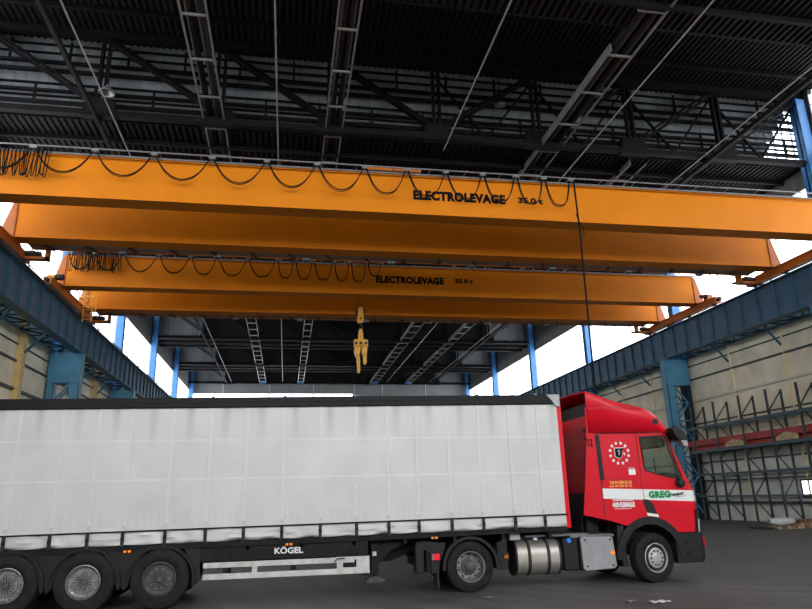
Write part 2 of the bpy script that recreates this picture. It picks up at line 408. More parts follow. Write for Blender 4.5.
# ------------------------------------------------------------------ roof trusses
PX = [-14+5.25*i for i in range(9)]
def truss(Y, label):
    t = thing('roof_truss', label, 'roof truss', (7, Y, 18.9), 'steel roof trusses')
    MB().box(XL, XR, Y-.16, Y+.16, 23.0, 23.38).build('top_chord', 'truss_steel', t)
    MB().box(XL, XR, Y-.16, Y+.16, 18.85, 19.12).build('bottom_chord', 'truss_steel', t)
    for i, x in enumerate(PX[1:-1], 1):
        m = MB().box(x-.22, x-.08, Y-.12, Y+.12, 19.3, 22.9).box(x+.08, x+.22, Y-.12, Y+.12, 19.3, 22.9); m.build('post', 'truss_steel', t)
        MB().prism([(x-.75, 18.8), (x+.75, 18.8), (x+.6, 19.7), (x-.6, 19.7)] if i in (1,2,3,4,5,6,7) else [(x-.5,18.8),(x+.5,18.8),(x+.5,19.5),(x-.5,19.5)], Y-.19, Y+.19).build('gusset_plate', 'truss_steel', t)
    for i in range(8):
        a, b = PX[i], PX[i+1]
        p, q = ((a, Y, 22.9), (b, Y, 19.3)) if i < 4 else ((b, Y, 22.9), (a, Y, 19.3))
        m = MB()
        for dy in (-.1, .1): m.bar(Vector(p)+Vector((0, dy, 0)), Vector(q)+Vector((0, dy, 0)), .1, .13, up=(0,1,0))
        d = Vector((.14, 0, .14)) if i < 4 else Vector((-.14, 0, .14))
        m.bar(Vector(p)+d, Vector(q)+d, .1, .12, up=(0,1,0))
        m.build('diagonal', 'truss_steel', t)
    return t
t0 = truss(28.2, 'foremost dark steel roof truss, with the pale sheet face and railings behind it')
names = ['dark steel roof truss over the far edge of the second crane', 'dark steel roof truss directly beyond the second crane', 'dark steel roof truss, third from the back wall', 'dark steel roof truss, second from the back wall', 'dark steel roof truss right at the back wall']
for k in range(1, 6): dup(t0, (0, P*k if k < 5 else P*5-.5, 0), names[k-1])
# walkway and bracing in front of the pale roof face
w = thing('roof_walkway', 'long dark roof walkway with railings before the pale roof face', 'walkway', (7, 28.75, 19.3))
zz = lambda q: q*28.75+1.9
for zc, hh, nm, yy in ((zz(.695), .15, 'walkway_beam', 28.75), (zz(.679), .17, 'walkway_beam', 28.75), (zz(.728), .045, 'handrail', 28.75), (zz(.712), .045, 'handrail', 28.75), (zz(.655), .05, 'handrail', 28.75), (zz(.642), .13, 'walkway_beam', 28.75), (zz(.621), .16, 'walkway_beam', 28.75), (zz(.632), .04, 'handrail', 28.75)):
    MB().box(XL, XR, yy-.08, yy+.08, zc-hh/2, zc+hh/2).build(nm, 'truss_steel', w)
for i in range(17):
    x = XL+1.3+2.6*i
    MB().box(x-.05, x+.05, 28.7, 28.8, zz(.694), zz(.735)).build('railing_post', 'truss_steel', w)
    x += 1.3
    if x < XR: MB().box(x-.05, x+.05, 28.7, 28.8, zz(.617), zz(.655)).build('railing_post', 'truss_steel', w)
for i in range(8, 16):   # extra wind bracing on the right half
    x = 7+(i-8)*2.62
    a, b = ((x, 28.5, 19.3), (x+2.62, 28.5, 22.8)) if i % 2 else ((x, 28.5, 22.8), (x+2.62, 28.5, 19.3))
    MB().bar(a, b, .1, .12, up=(0,1,0)).build('wind_brace', 'truss_steel', w)
# round roof lamp
t = thing('roof_lamp', 'small round lamp hanging under the roof above the lettering', 'lamp', (10.1, 27.4, 21.2))
MB().lathe([(.02, .45), (.06, .4), (.1, .3), (.34, .05), (.36, 0), (.33, -.02)], (10.1, 27.4, 20.6), 'Z', 20).build('lamp_shade', 'truss_steel', t)
MB().lathe([(.001, -.04), (.2, -.03), (.31, .02)], (10.1, 27.4, 20.6), 'Z', 20).build('lamp_glass', 'galvanised', t)
MB().tube([(10.1, 27.4, 21.0), (10.1, 27.4, 23)], .02).build('lamp_rod', 'truss_steel', t)
t = thing('roof_lamp', 'small round lamp hanging in the dark roof at upper left', 'lamp', (-8.3, 27.4, 19.6))
MB().lathe([(.02, .45), (.06, .4), (.1, .3), (.34, .05), (.36, 0), (.33, -.02)], (-8.3, 27.4, 19.6), 'Z', 20).build('lamp_shade', 'galvanised', t)
MB().tube([(-8.3, 27.4, 20.0), (-8.3, 27.4, 23)], .02).build('lamp_rod', 'truss_steel', t)

# ------------------------------------------------------------------ hanging cable trays
def tray(x, wd, label, y0=15., y1=100., plate=False, ducts=True):
    z = 19.05
    t = thing('cable_tray', label, 'cable tray', (x, y0, z), 'hanging cable trays')
    for s in (-1, 1):
        if plate and s < 0: MB().box(x-wd/2-.03, x-wd/2+.03, max(20.6, y0), y1, z-.16, z+.2).build('side_plate', 'galvanised', t)
        else: MB().box(x+s*wd/2-.035, x+s*wd/2+.035, y0, y1, z-.04, z+.05).build('side_rail', 'galvanised', t)
    k = 0; y = 18.45
    while y < y0: y += 2.6
    while y < y1:
        hb_ = .04 if y < 45 else .07
        MB().box(x-wd/2, x+wd/2, y-hb_, y+hb_, z-.05, z+.03).build('cross_bar', 'galvanised' if y < 45 else 'tray_pale', t)
        y += 2.6; k += 1
    if ducts:
        for s in (-1, 1): MB().tube([(x+s*wd*.21, y0, z+.22), (x+s*wd*.21, 44, z+.22)], wd*.16, 10).build('duct', 'duct_black', t)
    k = 0
    for y in COLY:
        if y > y0 and y < y1:
            MB().box(x-wd/2-.05, x+wd/2+.05, y-.05, y+.05, z+.02, z+.1).build('hanger', 'truss_steel', t)
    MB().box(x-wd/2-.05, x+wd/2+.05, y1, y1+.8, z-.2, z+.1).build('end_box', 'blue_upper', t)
    return t
tray(-3.72, .93, 'unplated hanging cable tray nearer to the left wall')
tray(1.87, .80, 'unplated hanging cable tray beside the yellow clamp, leading to the back wall')
tray(13.0, 1.15, 'hanging cable tray with wide pale side plate, crossing above the 35.0 t sign', plate=True)
tray(18.45, .95, 'plated hanging cable tray nearest the right wall, visible only beyond the cranes', y0=29.4, plate=True, ducts=False)
for k, (x, z, y0, y1, lab) in enumerate(((-8.13, 18.81, 14, 98, 'thin bright conduit nearest the left wall, beside a dark bracing beam'), (-.79, 18.81, 14, 98, 'thin conduit between the two middle cable trays'), (14.75, 18.81, 14, 98, 'thin bright conduit between the two plated cable trays'), (7.5, 18.81, 14, 29, 'short thin conduit above the crane lettering'), (21.3, 18.81, 16, 98, 'thin bright conduit near the right wall'))):
    c = MB().tube([(x, y0, z), (x, y1, z)], .035, 6).build('conduit', 'galvanised'); tag(c, lab, 'conduit')
for k, (x, lab) in enumerate(((-8.85, 'dark roof bracing beam nearest the left wall'), (21.8, 'dark roof bracing beam near the right wall'))):
    c = MB().box(x-.08, x+.08, 14, 98, 18.65, 18.85).build('bracing_beam', 'truss_steel'); tag(c, lab, 'beam')

# ------------------------------------------------------------------ columns and runway beams
def column(side, Y, label):
    s = 1 if side == 'right' else -1
    xf = 26.45 if s > 0 else -12.45; xb = 28.25 if s > 0 else -14.3     # hall-side edge, wall-side edge
    t = thing('steel_column', label, 'column', ((xf+xb)/2, Y, 0), 'blue lattice columns')
    def bx(a, b, y0, y1, z0, z1, nm, mt):
        xa, xc = sorted((xf+(xb-xf)*a, xf+(xb-xf)*b)); return MB().box(xa, xc, y0, y1, z0, z1).build(nm, mt, t)
    m = MB()
    def ibeam(m, xa, xc, z0, z1):      # plate faces toward the camera: flanges in the X direction
        xa, xc = sorted((xa, xc))
        m.box(xa, xa+.04, Y-.3, Y+.3, z0, z1).box(xc-.04, xc, Y-.3, Y+.3, z0, z1).box(xa, xc, Y-.3, Y-.26, z0, z1).box(xa, xc, Y+.26, Y+.3, z0, z1)
    ibeam(m, xf, xf+s*.62, 0, 10.9); m.build('front_leg', 'blue_column', t)
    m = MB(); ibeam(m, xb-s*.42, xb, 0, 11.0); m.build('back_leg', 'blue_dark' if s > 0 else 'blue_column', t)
    m = MB(); m.box(min(xf, xb), max(xf, xb), Y-.33, Y-.3, 9.1, 10.95).box(min(xf, xb), max(xf, xb), Y+.3, Y+.33, 9.1, 10.95).box(min(xf, xb), max(xf, xb), Y-.36, Y-.33, 9.1, 9.2)
    m.build('head_plate', 'blue_column', t)
    m = MB(); xa, xc = xf+s*.5, xb-s*.35; n = 7
    for i in range(n):
        z0, z1 = .4+i*1.24, .4+(i+1)*1.24
        for dy in (-.27, .27):
            a, b = ((xa, Y+dy, z0), (xc, Y+dy, z1)) if i % 2 else ((xc, Y+dy, z0), (xa, Y+dy, z1))
            m.bar(a, b, .09, .11, up=(0,1,0)); m.bar((xa, Y+dy, z1), (xc, Y+dy, z1), .07, .07, up=(0,1,0))
    m.build('lattice', 'blue_column', t)
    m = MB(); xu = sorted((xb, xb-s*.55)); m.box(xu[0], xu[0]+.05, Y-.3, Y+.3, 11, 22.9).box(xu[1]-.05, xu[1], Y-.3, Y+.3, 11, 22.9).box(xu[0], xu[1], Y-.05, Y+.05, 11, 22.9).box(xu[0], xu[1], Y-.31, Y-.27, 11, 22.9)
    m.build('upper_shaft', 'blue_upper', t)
    MB().box(min(xf, xb)-.1, max(xf, xb)+.05, Y-.45, Y+.45, 0, .08).build('base_plate', 'blue_dark', t)
    return t
nthR = {3: 'nearest blue column of the right wall, beside the glazed roof gap', 4: 'blue lattice column on the right wall directly behind the truck cab', 5: 'third blue column of the right wall, above the front of the trailer', 6: 'fourth blue column of the right wall, left of the red roof spoiler', 7: 'fifth blue column of the right wall, close to the back wall', 8: 'last blue column of the right wall, in the back corner'}
nthL = {3: 'nearest blue column of the left wall, behind the left edge of the trailer', 4: 'blue lattice column of the left wall rising above the trailer roof', 5: 'third blue column of the left wall, right of the yellow crane ladder', 6: 'fourth blue column of the left wall, beyond the second crane', 7: 'fifth blue column of the left wall, close to the back wall', 8: 'last blue column of the left wall, in the back corner'}
for k in range(3, 9):
    Y = COLY[k] if k < 8 else COLY[k]-.2
    column('right', Y, nthR[k])
    if k > 3: column('left', Y, nthL[k])

def runway(side, label):
    s = 1 if side == 'right' else -1
    xc = 26.8 if s > 0 else -12.75; y0, y1 = YB+.3, YF-.4
    t = thing('runway_beam', label, 'crane beam', (xc, 0, 10.95))
    MB().box(xc-.03, xc+.03, y0, y1, 11.0, 13.0).build('web_plate', 'blue_runway', t)
    MB().box(xc-.28, xc+.28, y0, y1, 10.94, 11.0).build('bottom_flange', 'blue_runway', t)
    MB().box(xc-.3, xc+.3, y0, y1, 13.0, 13.06).build('top_flange', 'blue_runway', t)
    m = MB(); y = 13.7
    while y < y1:
        m.box(xc-.16, xc+.16, y-.025, y+.025, 11.0, 13.0); y += 1.45
    m.build('stiffeners', 'blue_runway', t)
    MB().box(xc-.05, xc+.05, y0, y1, 13.06, 13.18).build('crane_rail', 'girt', t)
    # surge girder toward the wall
    xo = 28.2 if s > 0 else -14.1
    MB().box(xo-.06, xo+.06, y0, y1, 10.95, 11.1).build('outer_angle', 'rail_grey', t)
    m = MB(); y = 13.7; k = 0
    while y < y1-1.5:
        a, b = (xc+s*.28, xo) if k % 2 else (xo, xc+s*.28)
        m.bar((a, y, 11.03), (b, y+1.45, 11.03), .08, .08); m.bar((xc+s*.28, y, 11.03), (xo, y, 11.03), .07, .07); y += 1.45; k += 1
    m.build('surge_lattice', 'blue_dark', t)
    MB().box(min(xc, xo), max(xc, xo), y0, y1, 12.98, 13.03).build('walkway_plate', 'blue_dark', t)
    m = MB()    # knee braces down to the wall posts
    for Y in COLY[2:-1]:
        for j in (1, 2): m.bar((xo, Y+P*j/3, 9.9), (xc+s*.3, Y+P*j/3-.2, 10.98), .09, .09)
    m.build('knee_braces', 'blue_runway', t)
    for q in range(4):   # conductor bars along the beam
        xx = xc-s*(.34+.0*q)
    for q, (dx, z) in enumerate(((.33, 12.75), (.36, 12.6), (.39, 12.45))):
        if s < 0: MB().box(xc-s*dx-.02, xc-s*dx+.02, y0, y1, z-.02+.35, z+.02+.35).build('conductor_bar', 'girt', t)
    return t
runway('right', 'dark blue plate girder carrying the crane rail along the right wall')
runway('left', 'dark blue plate girder carrying the crane rail along the left wall')

# ------------------------------------------------------------------ the two bridge cranes
def loop_pts(x0, x1, y, z0, sag, n=18, yo=0.):
    pts = []
    for i in range(n+1):
        u = -1+2*i/n; c = math.cosh(1.6*u)-1; c /= math.cosh(1.6)-1
        # deep loops hang like a U
        e = max(2., min(5., 1.2+2.0*sag/max(.2, (x1-x0))))
        k = abs(u)**e if sag/(x1-x0) > .6 else c
        pts.append((x0+(x1-x0)*(u+1)/2, y+yo, z0-sag*(1-k)))
    return pts
def crane(Y0, label, fest, sag0, sag1, bund, tx, zt0, zt1, lamps, first):
    ZB, ZT = 13.72, 15.62; xl, xr = -12.5, 26.4
    t = thing('bridge_crane', label, 'crane', (7, Y0, 13.18), 'orange bridge cranes')
    for g, dy in enumerate((0, 4.6)):
        a = Y0+dy; b = a+.86
        m = MB().box(xl, xr, a+.05, b-.05, ZB+.03, ZT-.03)
        # tapering end pieces down to the carriages
        gd = m.build('girder', 'orange_paint', t)
        MB().box(xl-.02, xr+.02, a-.0, b+.02, ZB, ZB+.03).build('bottom_flange', 'orange_paint', gd)
        MB().box(xl-.02, xr+.02, a-.05, b+.05, ZT-.03, ZT).build('top_flange', 'orange_paint', gd)
        for s, x in ((-1, xl), (1, xr)):
            xo = x+s*.62
            m = MB().prism([(x, ZT-.1), (x, ZB), (xo, ZB-.02), (x+s*.12, ZT-.1)], a+.02, b-.02)
            m.box(min(x-s*.02, x-s*.06), max(x-s*.02, x-s*.06), a-.0, a+.05, ZB, ZT)
            m.build('end_plate', 'orange_dark', gd)
    # end carriages
    for s, x in ((-1, -12.75), (1, 26.8)):
        c = MB().box(x-.2, x+.2, Y0-1.6, Y0+7.1, 13.3, 13.72).build('end_carriage', 'orange_dark', t)
        MB().box(x-.24, x+.24, Y0-.3, Y0+5.8, 13.66, 13.76).build('cover_plate', 'orange_dark', c)
        for y in (Y0-1.2, Y0+1.6, Y0+4.2, Y0+6.7):
            MB().lathe([(.001, -.07), (.19, -.07), (.22, -.05), (.22, .05), (.19, .07), (.001, .07)], (x, y, 13.40), 'X', 20).build('travel_wheel', 'girt', c)
        for y, q in ((Y0-1.6, -1), (Y0+7.1, 1)): MB().lathe([(.001, 0), (.1, 0), (.12, q*.16), (.1, q*.24), (.001, q*.26)], (x, y, 13.5), 'Y', 14).build('buffer', 'black_rubber', c)
        # drive bracket with black motor at the far girder
        xm = x-s*.5; h0 = len(ORG)
        m = MB().box(xm-.75, xm+.75, Y0+6.3, Y0+6.7, 13.30, 13.42).box(xm-.75, xm-.62, Y0+6.3, Y0+6.7, 13.3, 13.9).box(xm+.62, xm+.75, Y0+6.3, Y0+6.7, 13.3, 13.9).box(xm-.95, xm-.55, Y0+6.2, Y0+6.7, 13.84, 13.94).box(xm-1.15, xm-.75, Y0+6.3, Y0+6.6, 13.28, 13.36)
        br = m.build('motor_bracket', 'orange_dark', t)
        MB().lathe([(.001, -.42), (.1, -.42), (.12, -.3), (.17, -.28), (.17, .1), (.13, .14), (.13, .38), (.001, .4)], (xm, Y0+6.5, 13.6), 'X', 16).build('drive_motor', 'black_rubber', br)
        # small motor on the near girder end
        MB().lathe([(.001, -.4), (.1, -.4), (.13, -.35), (.13, -.1), (.17, -.08), (.17, .3), (.001, .3)], (x-s*.2, Y0-.75, 13.95), 'X', 16).build('drive_motor', 'black_rubber', t)
        MB().box(x-.25, x+.1, Y0-1.0, Y0-.55, 13.68, 14.02).build('gearbox', 'yellow_paint' if s < 0 else 'orange_dark', t)
    # service walkway behind the far girder, on ribs
    a = Y0+5.46
    MB().box(xl+.3, xr-.3, a, a+.78, ZB+.06, ZB+.1).build('walkway', 'walk_brown', t)
    MB().box(xl+.3, xr-.3, a+.74, a+.8, ZB+.0, ZB+.22).build('walkway_edge', 'orange_dark', t)
    for i in range(20):
        x = xl+1.0+1.9*i
        if x < xr-.5: MB().bar((x, a, ZB), (x+.3, a+.74, ZB+.0), .12, .1).build('walkway_bracket', 'rib_dark', t)
    for x in lamps:
        l = MB().box(x-.18, x+.18, a+.55, a+.85, ZB-.1, ZB+.04).build('floodlight', 'galvanised', t)
        MB().lathe([(.001, -.02), (.09, -.02), (.12, .0)], (x, a+.7, ZB-.11), 'Z', 14).build('lamp_glass', 'girt', l)
        MB().box(x-.05, x+.05, a+.66, a+.74, ZB+.03, ZB+.2).build('lamp_bracket', 'rail_grey', l)
    # festoon track in front of the near girder
    yt = Y0-.45; zt = 15.66
    MB().box(xl+.0, xr, yt-.025, yt+.025, zt-.025, zt+.025).build('festoon_track', 'galvanised', t)
    MB().box(xl+.0, xr, yt+.2, yt+.26, zt-.2, zt-.12).build('track_channel', 'rail_grey', t)
    for i in range(24):
        x = xl+.6+1.62*i
        if x < xr: MB().box(x-.025, x+.025, yt, Y0+.02, zt+.02, zt+.06).build('track_bracket', 'rail_grey', t)
    n = len(fest)
    for i, x in enumerate(fest):
        tr = MB().box(x-.13, x+.13, yt-.05, yt+.06, zt-.14, zt-.02).build('festoon_trolley', 'galvanised', t)
    for i in range(n-1):
        sg = sag0+(sag1-sag0)*i/max(1, n-2)
        if first is False and i == n-2: sg *= .65
        m = MB(); m.tube(loop_pts(fest[i]+.07, fest[i+1]-.07, yt-.03, zt-.12, sg), .026, 6); m.tube(loop_pts(fest[i]+.05, fest[i+1]-.09, yt+.02, zt-.12, sg*1.04), .018, 6)
        m.build('festoon_cable', 'cable', t)
    x = bund[0]; k = 0
    while x < bund[1]:
        wdt = .13+.05*random.random(); sg = bund[2]*(1+random.uniform(-.07, .07)); sh = random.uniform(-.05, .05)
        pts = [(p[0]+sh*(p[2]-zt)*-2, p[1], p[2]) for p in loop_pts(x, x+wdt, yt+.1+.05*(k % 2), zt-.12, sg, 12)]
        MB().tube(pts, .02, 5).build('gathered_cable_loop', 'cable', t); x += bund[3]; k += 1
    # lettering on the web
    text_mesh('lettering', 'ELECTROLEVAGE', .6, (tx[0], Y0+.045, zt0), 'letter_black', t, tx[1]-tx[0], .47, bold=.04, space=1.08)
    text_mesh('load_sign', '35.0 t', .4, (tx[2], Y0+.045, zt1), 'letter_black', t, tx[3]-tx[2], .30, bold=.022)
    # hoist trolley running on top of the girders
    hx = 4.45
    tr = MB().box(hx-1.2, hx+1.2, Y0+.3, Y0+5.1, ZT+.28, ZT+.45).build('hoist_trolley', 'orange_dark', t)
    MB().lathe([(.001, -.9), (.34, -.9), (.34, -.85), (.28, -.83), (.28, .83), (.34, .85), (.34, .9), (.001, .9)], (hx, Y0+2.8, ZT+.75), 'Y', 24).build('rope_drum', 'rail_grey', tr)
    for sx in (-.9, .9):
        for yy in (Y0+.43, Y0+5.03): MB().lathe([(.001, -.05), (.16, -.05), (.16, .05), (.001, .05)], (hx+sx, yy, ZT+.17), 'Y', 18).build('trolley_wheel', 'girt', tr)
    return t
F1 = [-12.3, -10.14, -7.85, -5.6, -3.32, -1.1, .98, 3.02, 4.85, 6.59, 8.27, 9.8, 11.12, 12.42]
c1 = crane(25.8, 'nearer orange double-girder bridge crane, lettered and spanning the whole picture', F1, .95, 1.25, (-12.35, -9.6, 1.15, .14), (5.2, 9.42, 10.02, 11.2), 14.42, 14.52, [-8.1, -3.64, .74, 5.13, 9.5, 14.0, 18.5, 22.9], True)
F2 = [-12.3, -10.88, -9.34, -7.45, -5.69, -4.19, -2.49, -.82, .22, 1.31, 2.5, 3.49, 4.51, 5.43]
c2 = crane(37.6, 'farther orange bridge crane with the yellow clamp hanging beneath it', F2, .95, 1.2, (-12.2, -9.6, 1.0, .12), (5.1, 9.35, 10.05, 11.2), 14.47, 14.6, [-3.6, .7, 5.2, 9.65, 14.0, 18.4], False)
# pendant control hanging from the nearer crane
m = MB().tube([(12.55, 25.33, 15.5), (12.6, 25.33, 13), (12.55, 25.33, 9), (12.5, 25.33, 4), (12.5, 25.33, 1.6)], .04, 7); m.tube([(12.5, 25.33, 13.9), (12.62, 25.33, 13.5), (12.8, 25.33, 13.2), (12.78, 25.33, 12.9), (12.62, 25.33, 12.8), (12.58, 25.33, 13.0)], .02, 6); m.build('pendant_cable', 'cable', c1)
MB().box(12.4, 12.6, 25.25, 25.41, 1.1, 1.62).build('pendant_control', 'yellow_paint', c1, bevel=.02)
# yellow access ladder on the left end of the farther crane
lad = []
m = MB()
for x in (-12.35, -11.85): m.bar((x, 41.2, 12.6), (x, 41.2, 15.0), .07, .07)
for i in range(8): m.bar((-12.35, 41.2, 12.75+.3*i), (-11.85, 41.2, 12.75+.3*i), .045, .045)
for x in (-12.6, -11.6): m.bar((x, 41.0, 13.0), (x, 41.0, 14.7), .05, .05)
for z in (13.5, 14.1, 14.65): m.bar((-12.6, 41.0, z), (-11.6, 41.0, z), .05, .05); m.bar((-12.6, 41, z), (-12.6, 42.2, z), .05, .05)
m.build('access_ladder', 'yellow_paint', c2)
# ropes and hook block under the farther crane
hx, hy = 4.42, 40.2
m = MB()
for dx in (-.22, -.08, .08, .22): m.tube([(hx+dx, hy, 13.2), (hx+dx, hy, 16.2)], .012, 5)
m.build('hoist_rope', 'girt', c2)
hb = MB().lathe([(.001, -.16), (.2, -.16), (.33, -.1), (.33, .1), (.2, .16), (.001, .16)], (hx, hy, 13.35), 'Y', 24).build('hook_block', 'black_rubber', c2)
m = MB()
for y in (-.2, .17):
    m.prism([(hx-.17, 13.45), (hx-.1, 13.62), (hx+.1, 13.62), (hx+.17, 13.45), (hx+.19, 12.75), (hx+.12, 12.62), (hx-.12, 12.62), (hx-.19, 12.75)], hy+y, hy+y+.03)
m.build('cheek_plates', 'yellow_paint', hb)
m = MB().lathe([(.001, -.22), (.07, -.22), (.07, .22), (.001, .22)], (hx, hy, 12.86), 'Y', 14); m.tube([(hx+.02, hy, 12.62), (hx+.02, hy, 12.45), (hx+.13, hy, 12.38), (hx+.15, hy, 12.27), (hx+.05, hy, 12.18), (hx-.08, hy, 12.2), (hx-.13, hy, 12.28)], .045, 8); m.build('hook', 'girt', hb)
# yellow lifting clamp on the hook
t = thing('lifting_clamp', 'yellow lifting clamp with two long jaws hanging from the crane hook', 'clamp', (hx, hy, 9.4))
m = MB().prism([(hx-.16, 11.45), (hx-.1, 12.05), (hx-.05, 12.2), (hx+.1, 12.2), (hx+.14, 12.05), (hx+.2, 11.45)], hy-.1, hy+.1); m.build('hanger_plate', 'yellow_paint', t)
MB().box(hx-.42, hx+.46, hy-.22, hy+.22, 11.05, 11.5).build('clamp_head', 'yellow_paint', t, bevel=.05)
m = MB()
for x in (-.3, 0, .32): m.lathe([(.001, -.26), (.1, -.26), (.1, .26), (.001, .26)], (hx+x, hy, 11.25), 'Y', 14)
m.build('pivot_pins', 'girt', t)
MB().prism([(hx-.36, 11.1), (hx-.4, 10.75), (hx-.3, 10.35), (hx-.05, 10.6), (hx+.05, 11.1)], hy-.15, hy+.15).build('left_jaw_root', 'yellow_paint', t, bevel=.02)
MB().prism([(hx+.4, 11.1), (hx+.42, 10.7), (hx+.1, 10.5), (hx+.05, 11.1)], hy-.15, hy+.15).build('right_jaw_root', 'yellow_paint', t, bevel=.02)
MB().prism([(hx-.26, 10.5), (hx-.05, 10.5), (hx-.02, 9.5), (hx-.1, 9.36), (hx-.2, 9.42)], hy-.12, hy+.12).build('left_jaw', 'yellow_paint', t, bevel=.03)
MB().prism([(hx+.14, 10.7), (hx+.38, 10.7), (hx+.38, 10.05), (hx+.3, 9.9), (hx+.18, 9.98)], hy-.12, hy+.12).build('right_jaw', 'yellow_paint', t, bevel=.03)

# ------------------------------------------------------------------ pallet rack by the right wall
t = thing('pallet_rack', 'tall open steel rack with zigzag frames along the beige wall', 'rack', (27.4, 35, 0))
RY = [29.0, 31.0, 33.4, 35.8, 38.3, 40.8]
for y in RY:
    for x in (26.9, 27.9): MB().box(x-.05, x+.05, y-.05, y+.05, 0, 7.35).build('post', 'rack_post', t)
    m = MB(); n = 6
    for i in range(n):
        z0, z1 = .2+i*1.18, .2+(i+1)*1.18
        a, b = ((26.9, y, z0), (27.9, y, z1)) if i % 2 else ((27.9, y, z0), (26.9, y, z1))
        m.bar(a, b, .06, .05, up=(0,1,0))
    m.build('brace', 'rack_post', t)
for z, w_, mt in ((5.85, .15, 'rack_beam'), (4.32, .18, 'rack_beam'), (2.85, .12, 'rack_beam'), (1.5, .10, 'rack_beam')):
    for x in (26.86, 27.94): MB().box(x-.04, x+.04, RY[0]-.2, 41.2, z-w_/2, z+w_/2).build('beam', mt, t)
g = MB().box(27.15, 27.6, 28.9, 41.9, 4.88, 4.94).box(27.35, 27.4, 28.9, 41.9, 4.47, 4.9).box(27.15, 27.6, 28.9, 41.9, 4.41, 4.47).box(27.1, 27.15, 28.9, 41.9, 4.72, 5.1).build('steel_girder', 'red_steel'); tag(g, 'long red steel girder lying across the open steel rack', 'girder')
for k, (y, lab) in enumerate(((36.2, 'pale timber block on the rack beside the red girder, farther one'), (31.7, 'pale timber block on the rack beside the red girder, nearer one'))):
    b = MB().prism([(y, 4.42), (y+1.3, 4.42), (y+1.3, 4.62), (y+.6, 4.85), (y, 4.7)], 26.75, 27.1, 'X').build('timber_block', 'wood'); tag(b, lab, 'timber')

# pallet pile
def pallet(x, y, z, label):
    t = thing('wooden_pallet', label, 'pallet', (x, y, z), 'wooden pallets by the right wall')
    for i in range(3): MB().box(x-.6, x+.6, y-.4+.35*i, y-.3+.35*i, z, z+.022).build('base_board', 'wood', t)
    for i in range(3):
        for j in range(3): MB().box(x-.6+.53*i, x-.46+.53*i, y-.4+.35*j, y-.3+.35*j, z+.022, z+.1).build('block', 'wood', t)
    for i in range(7): MB().box(x-.6, x+.6, y-.4+.118*i, y-.31+.118*i, z+.1, z+.122).build('deck_board', 'wood', t)
pallet(23.95, 30.1, 0, 'wooden pallet lying under the white bundle by the right wall')
pallet(25.2, 30.1, 0, 'lower wooden pallet of the stack carrying brown boards')
pallet(25.2, 30.1, .125, 'upper wooden pallet of the stack, directly under the brown boards')
for k in range(3):
    b = MB().box(24.62, 26.1, 29.75, 30.5, .25+.055*k, .30+.055*k).build('brown_board', 'brown_board'); tag(b, ['lowest', 'middle', 'topmost'][k]+' brown board stacked on the pallets at right', 'board', 'brown boards on the pallets')
m = MB(); rows = []
for i in range(13):
    a = i/12; r = []
    for j in range(9):
        q = 2*PI*j/8; rr = .17*(math.sin(PI*min(max(a, .04), .96)))**.35*(1+.12*math.sin(5*a*7+j*2))
        r.append((23.1+1.38*a, 30.0+rr*1.7*math.cos(q), .335+1.15*rr*math.sin(q)+.01))
    rows.append(r)
m.grid(rows); b = m.build('wrapped_bundle', 'plastic_wrap'); tag(b, 'white plastic-wrapped bundle lying near the pallets by the right wall', 'bundle')
b = MB().box(22.7, 23.3, 29.9, 31.0, 0, .10).build('dark_crate_lid', 'dark_sheet', bevel=.02); tag(b, 'flat dark slab on the floor at the left of the white bundle', 'slab')
# litter on the floor
def scrap(x, y, s, rot, label, mt='paper'):
    m = MB(); r = []
    for i in range(5): r.append([(x+s*((i/4-.5)*math.cos(rot)-(j/3-.5)*.6*math.sin(rot)), y+s*((i/4-.5)*math.sin(rot)+(j/3-.5)*.6*math.cos(rot)), .006+.03*abs(math.sin(i*1.3+j*2.1+x))) for j in range(4)])
    m.grid(r); o = m.build('paper_scrap', mt); md = o.modifiers.new('t', 'SOLIDIFY'); md.thickness = .004; tag(o, label, 'litter')
scrap(6.6, 11.75, .34, .1, 'crumpled white paper scrap on the floor below the front wheel')
scrap(6.15, 11.95, .2, .6, 'thin dark scrap on the floor left of the white paper', 'box_grey')
scrap(3.9, 13.3, .2, .3, 'small dark flake on the floor under the rear drive wheel', 'box_grey')
scrap(24.3, 38.2, .5, .3, 'small pale scrap on the floor by the rack foot')
scrap(2.2, 18.5, .5, .1, 'thin dark strip of litter on the floor between trailer legs and tractor', 'dark_sheet')

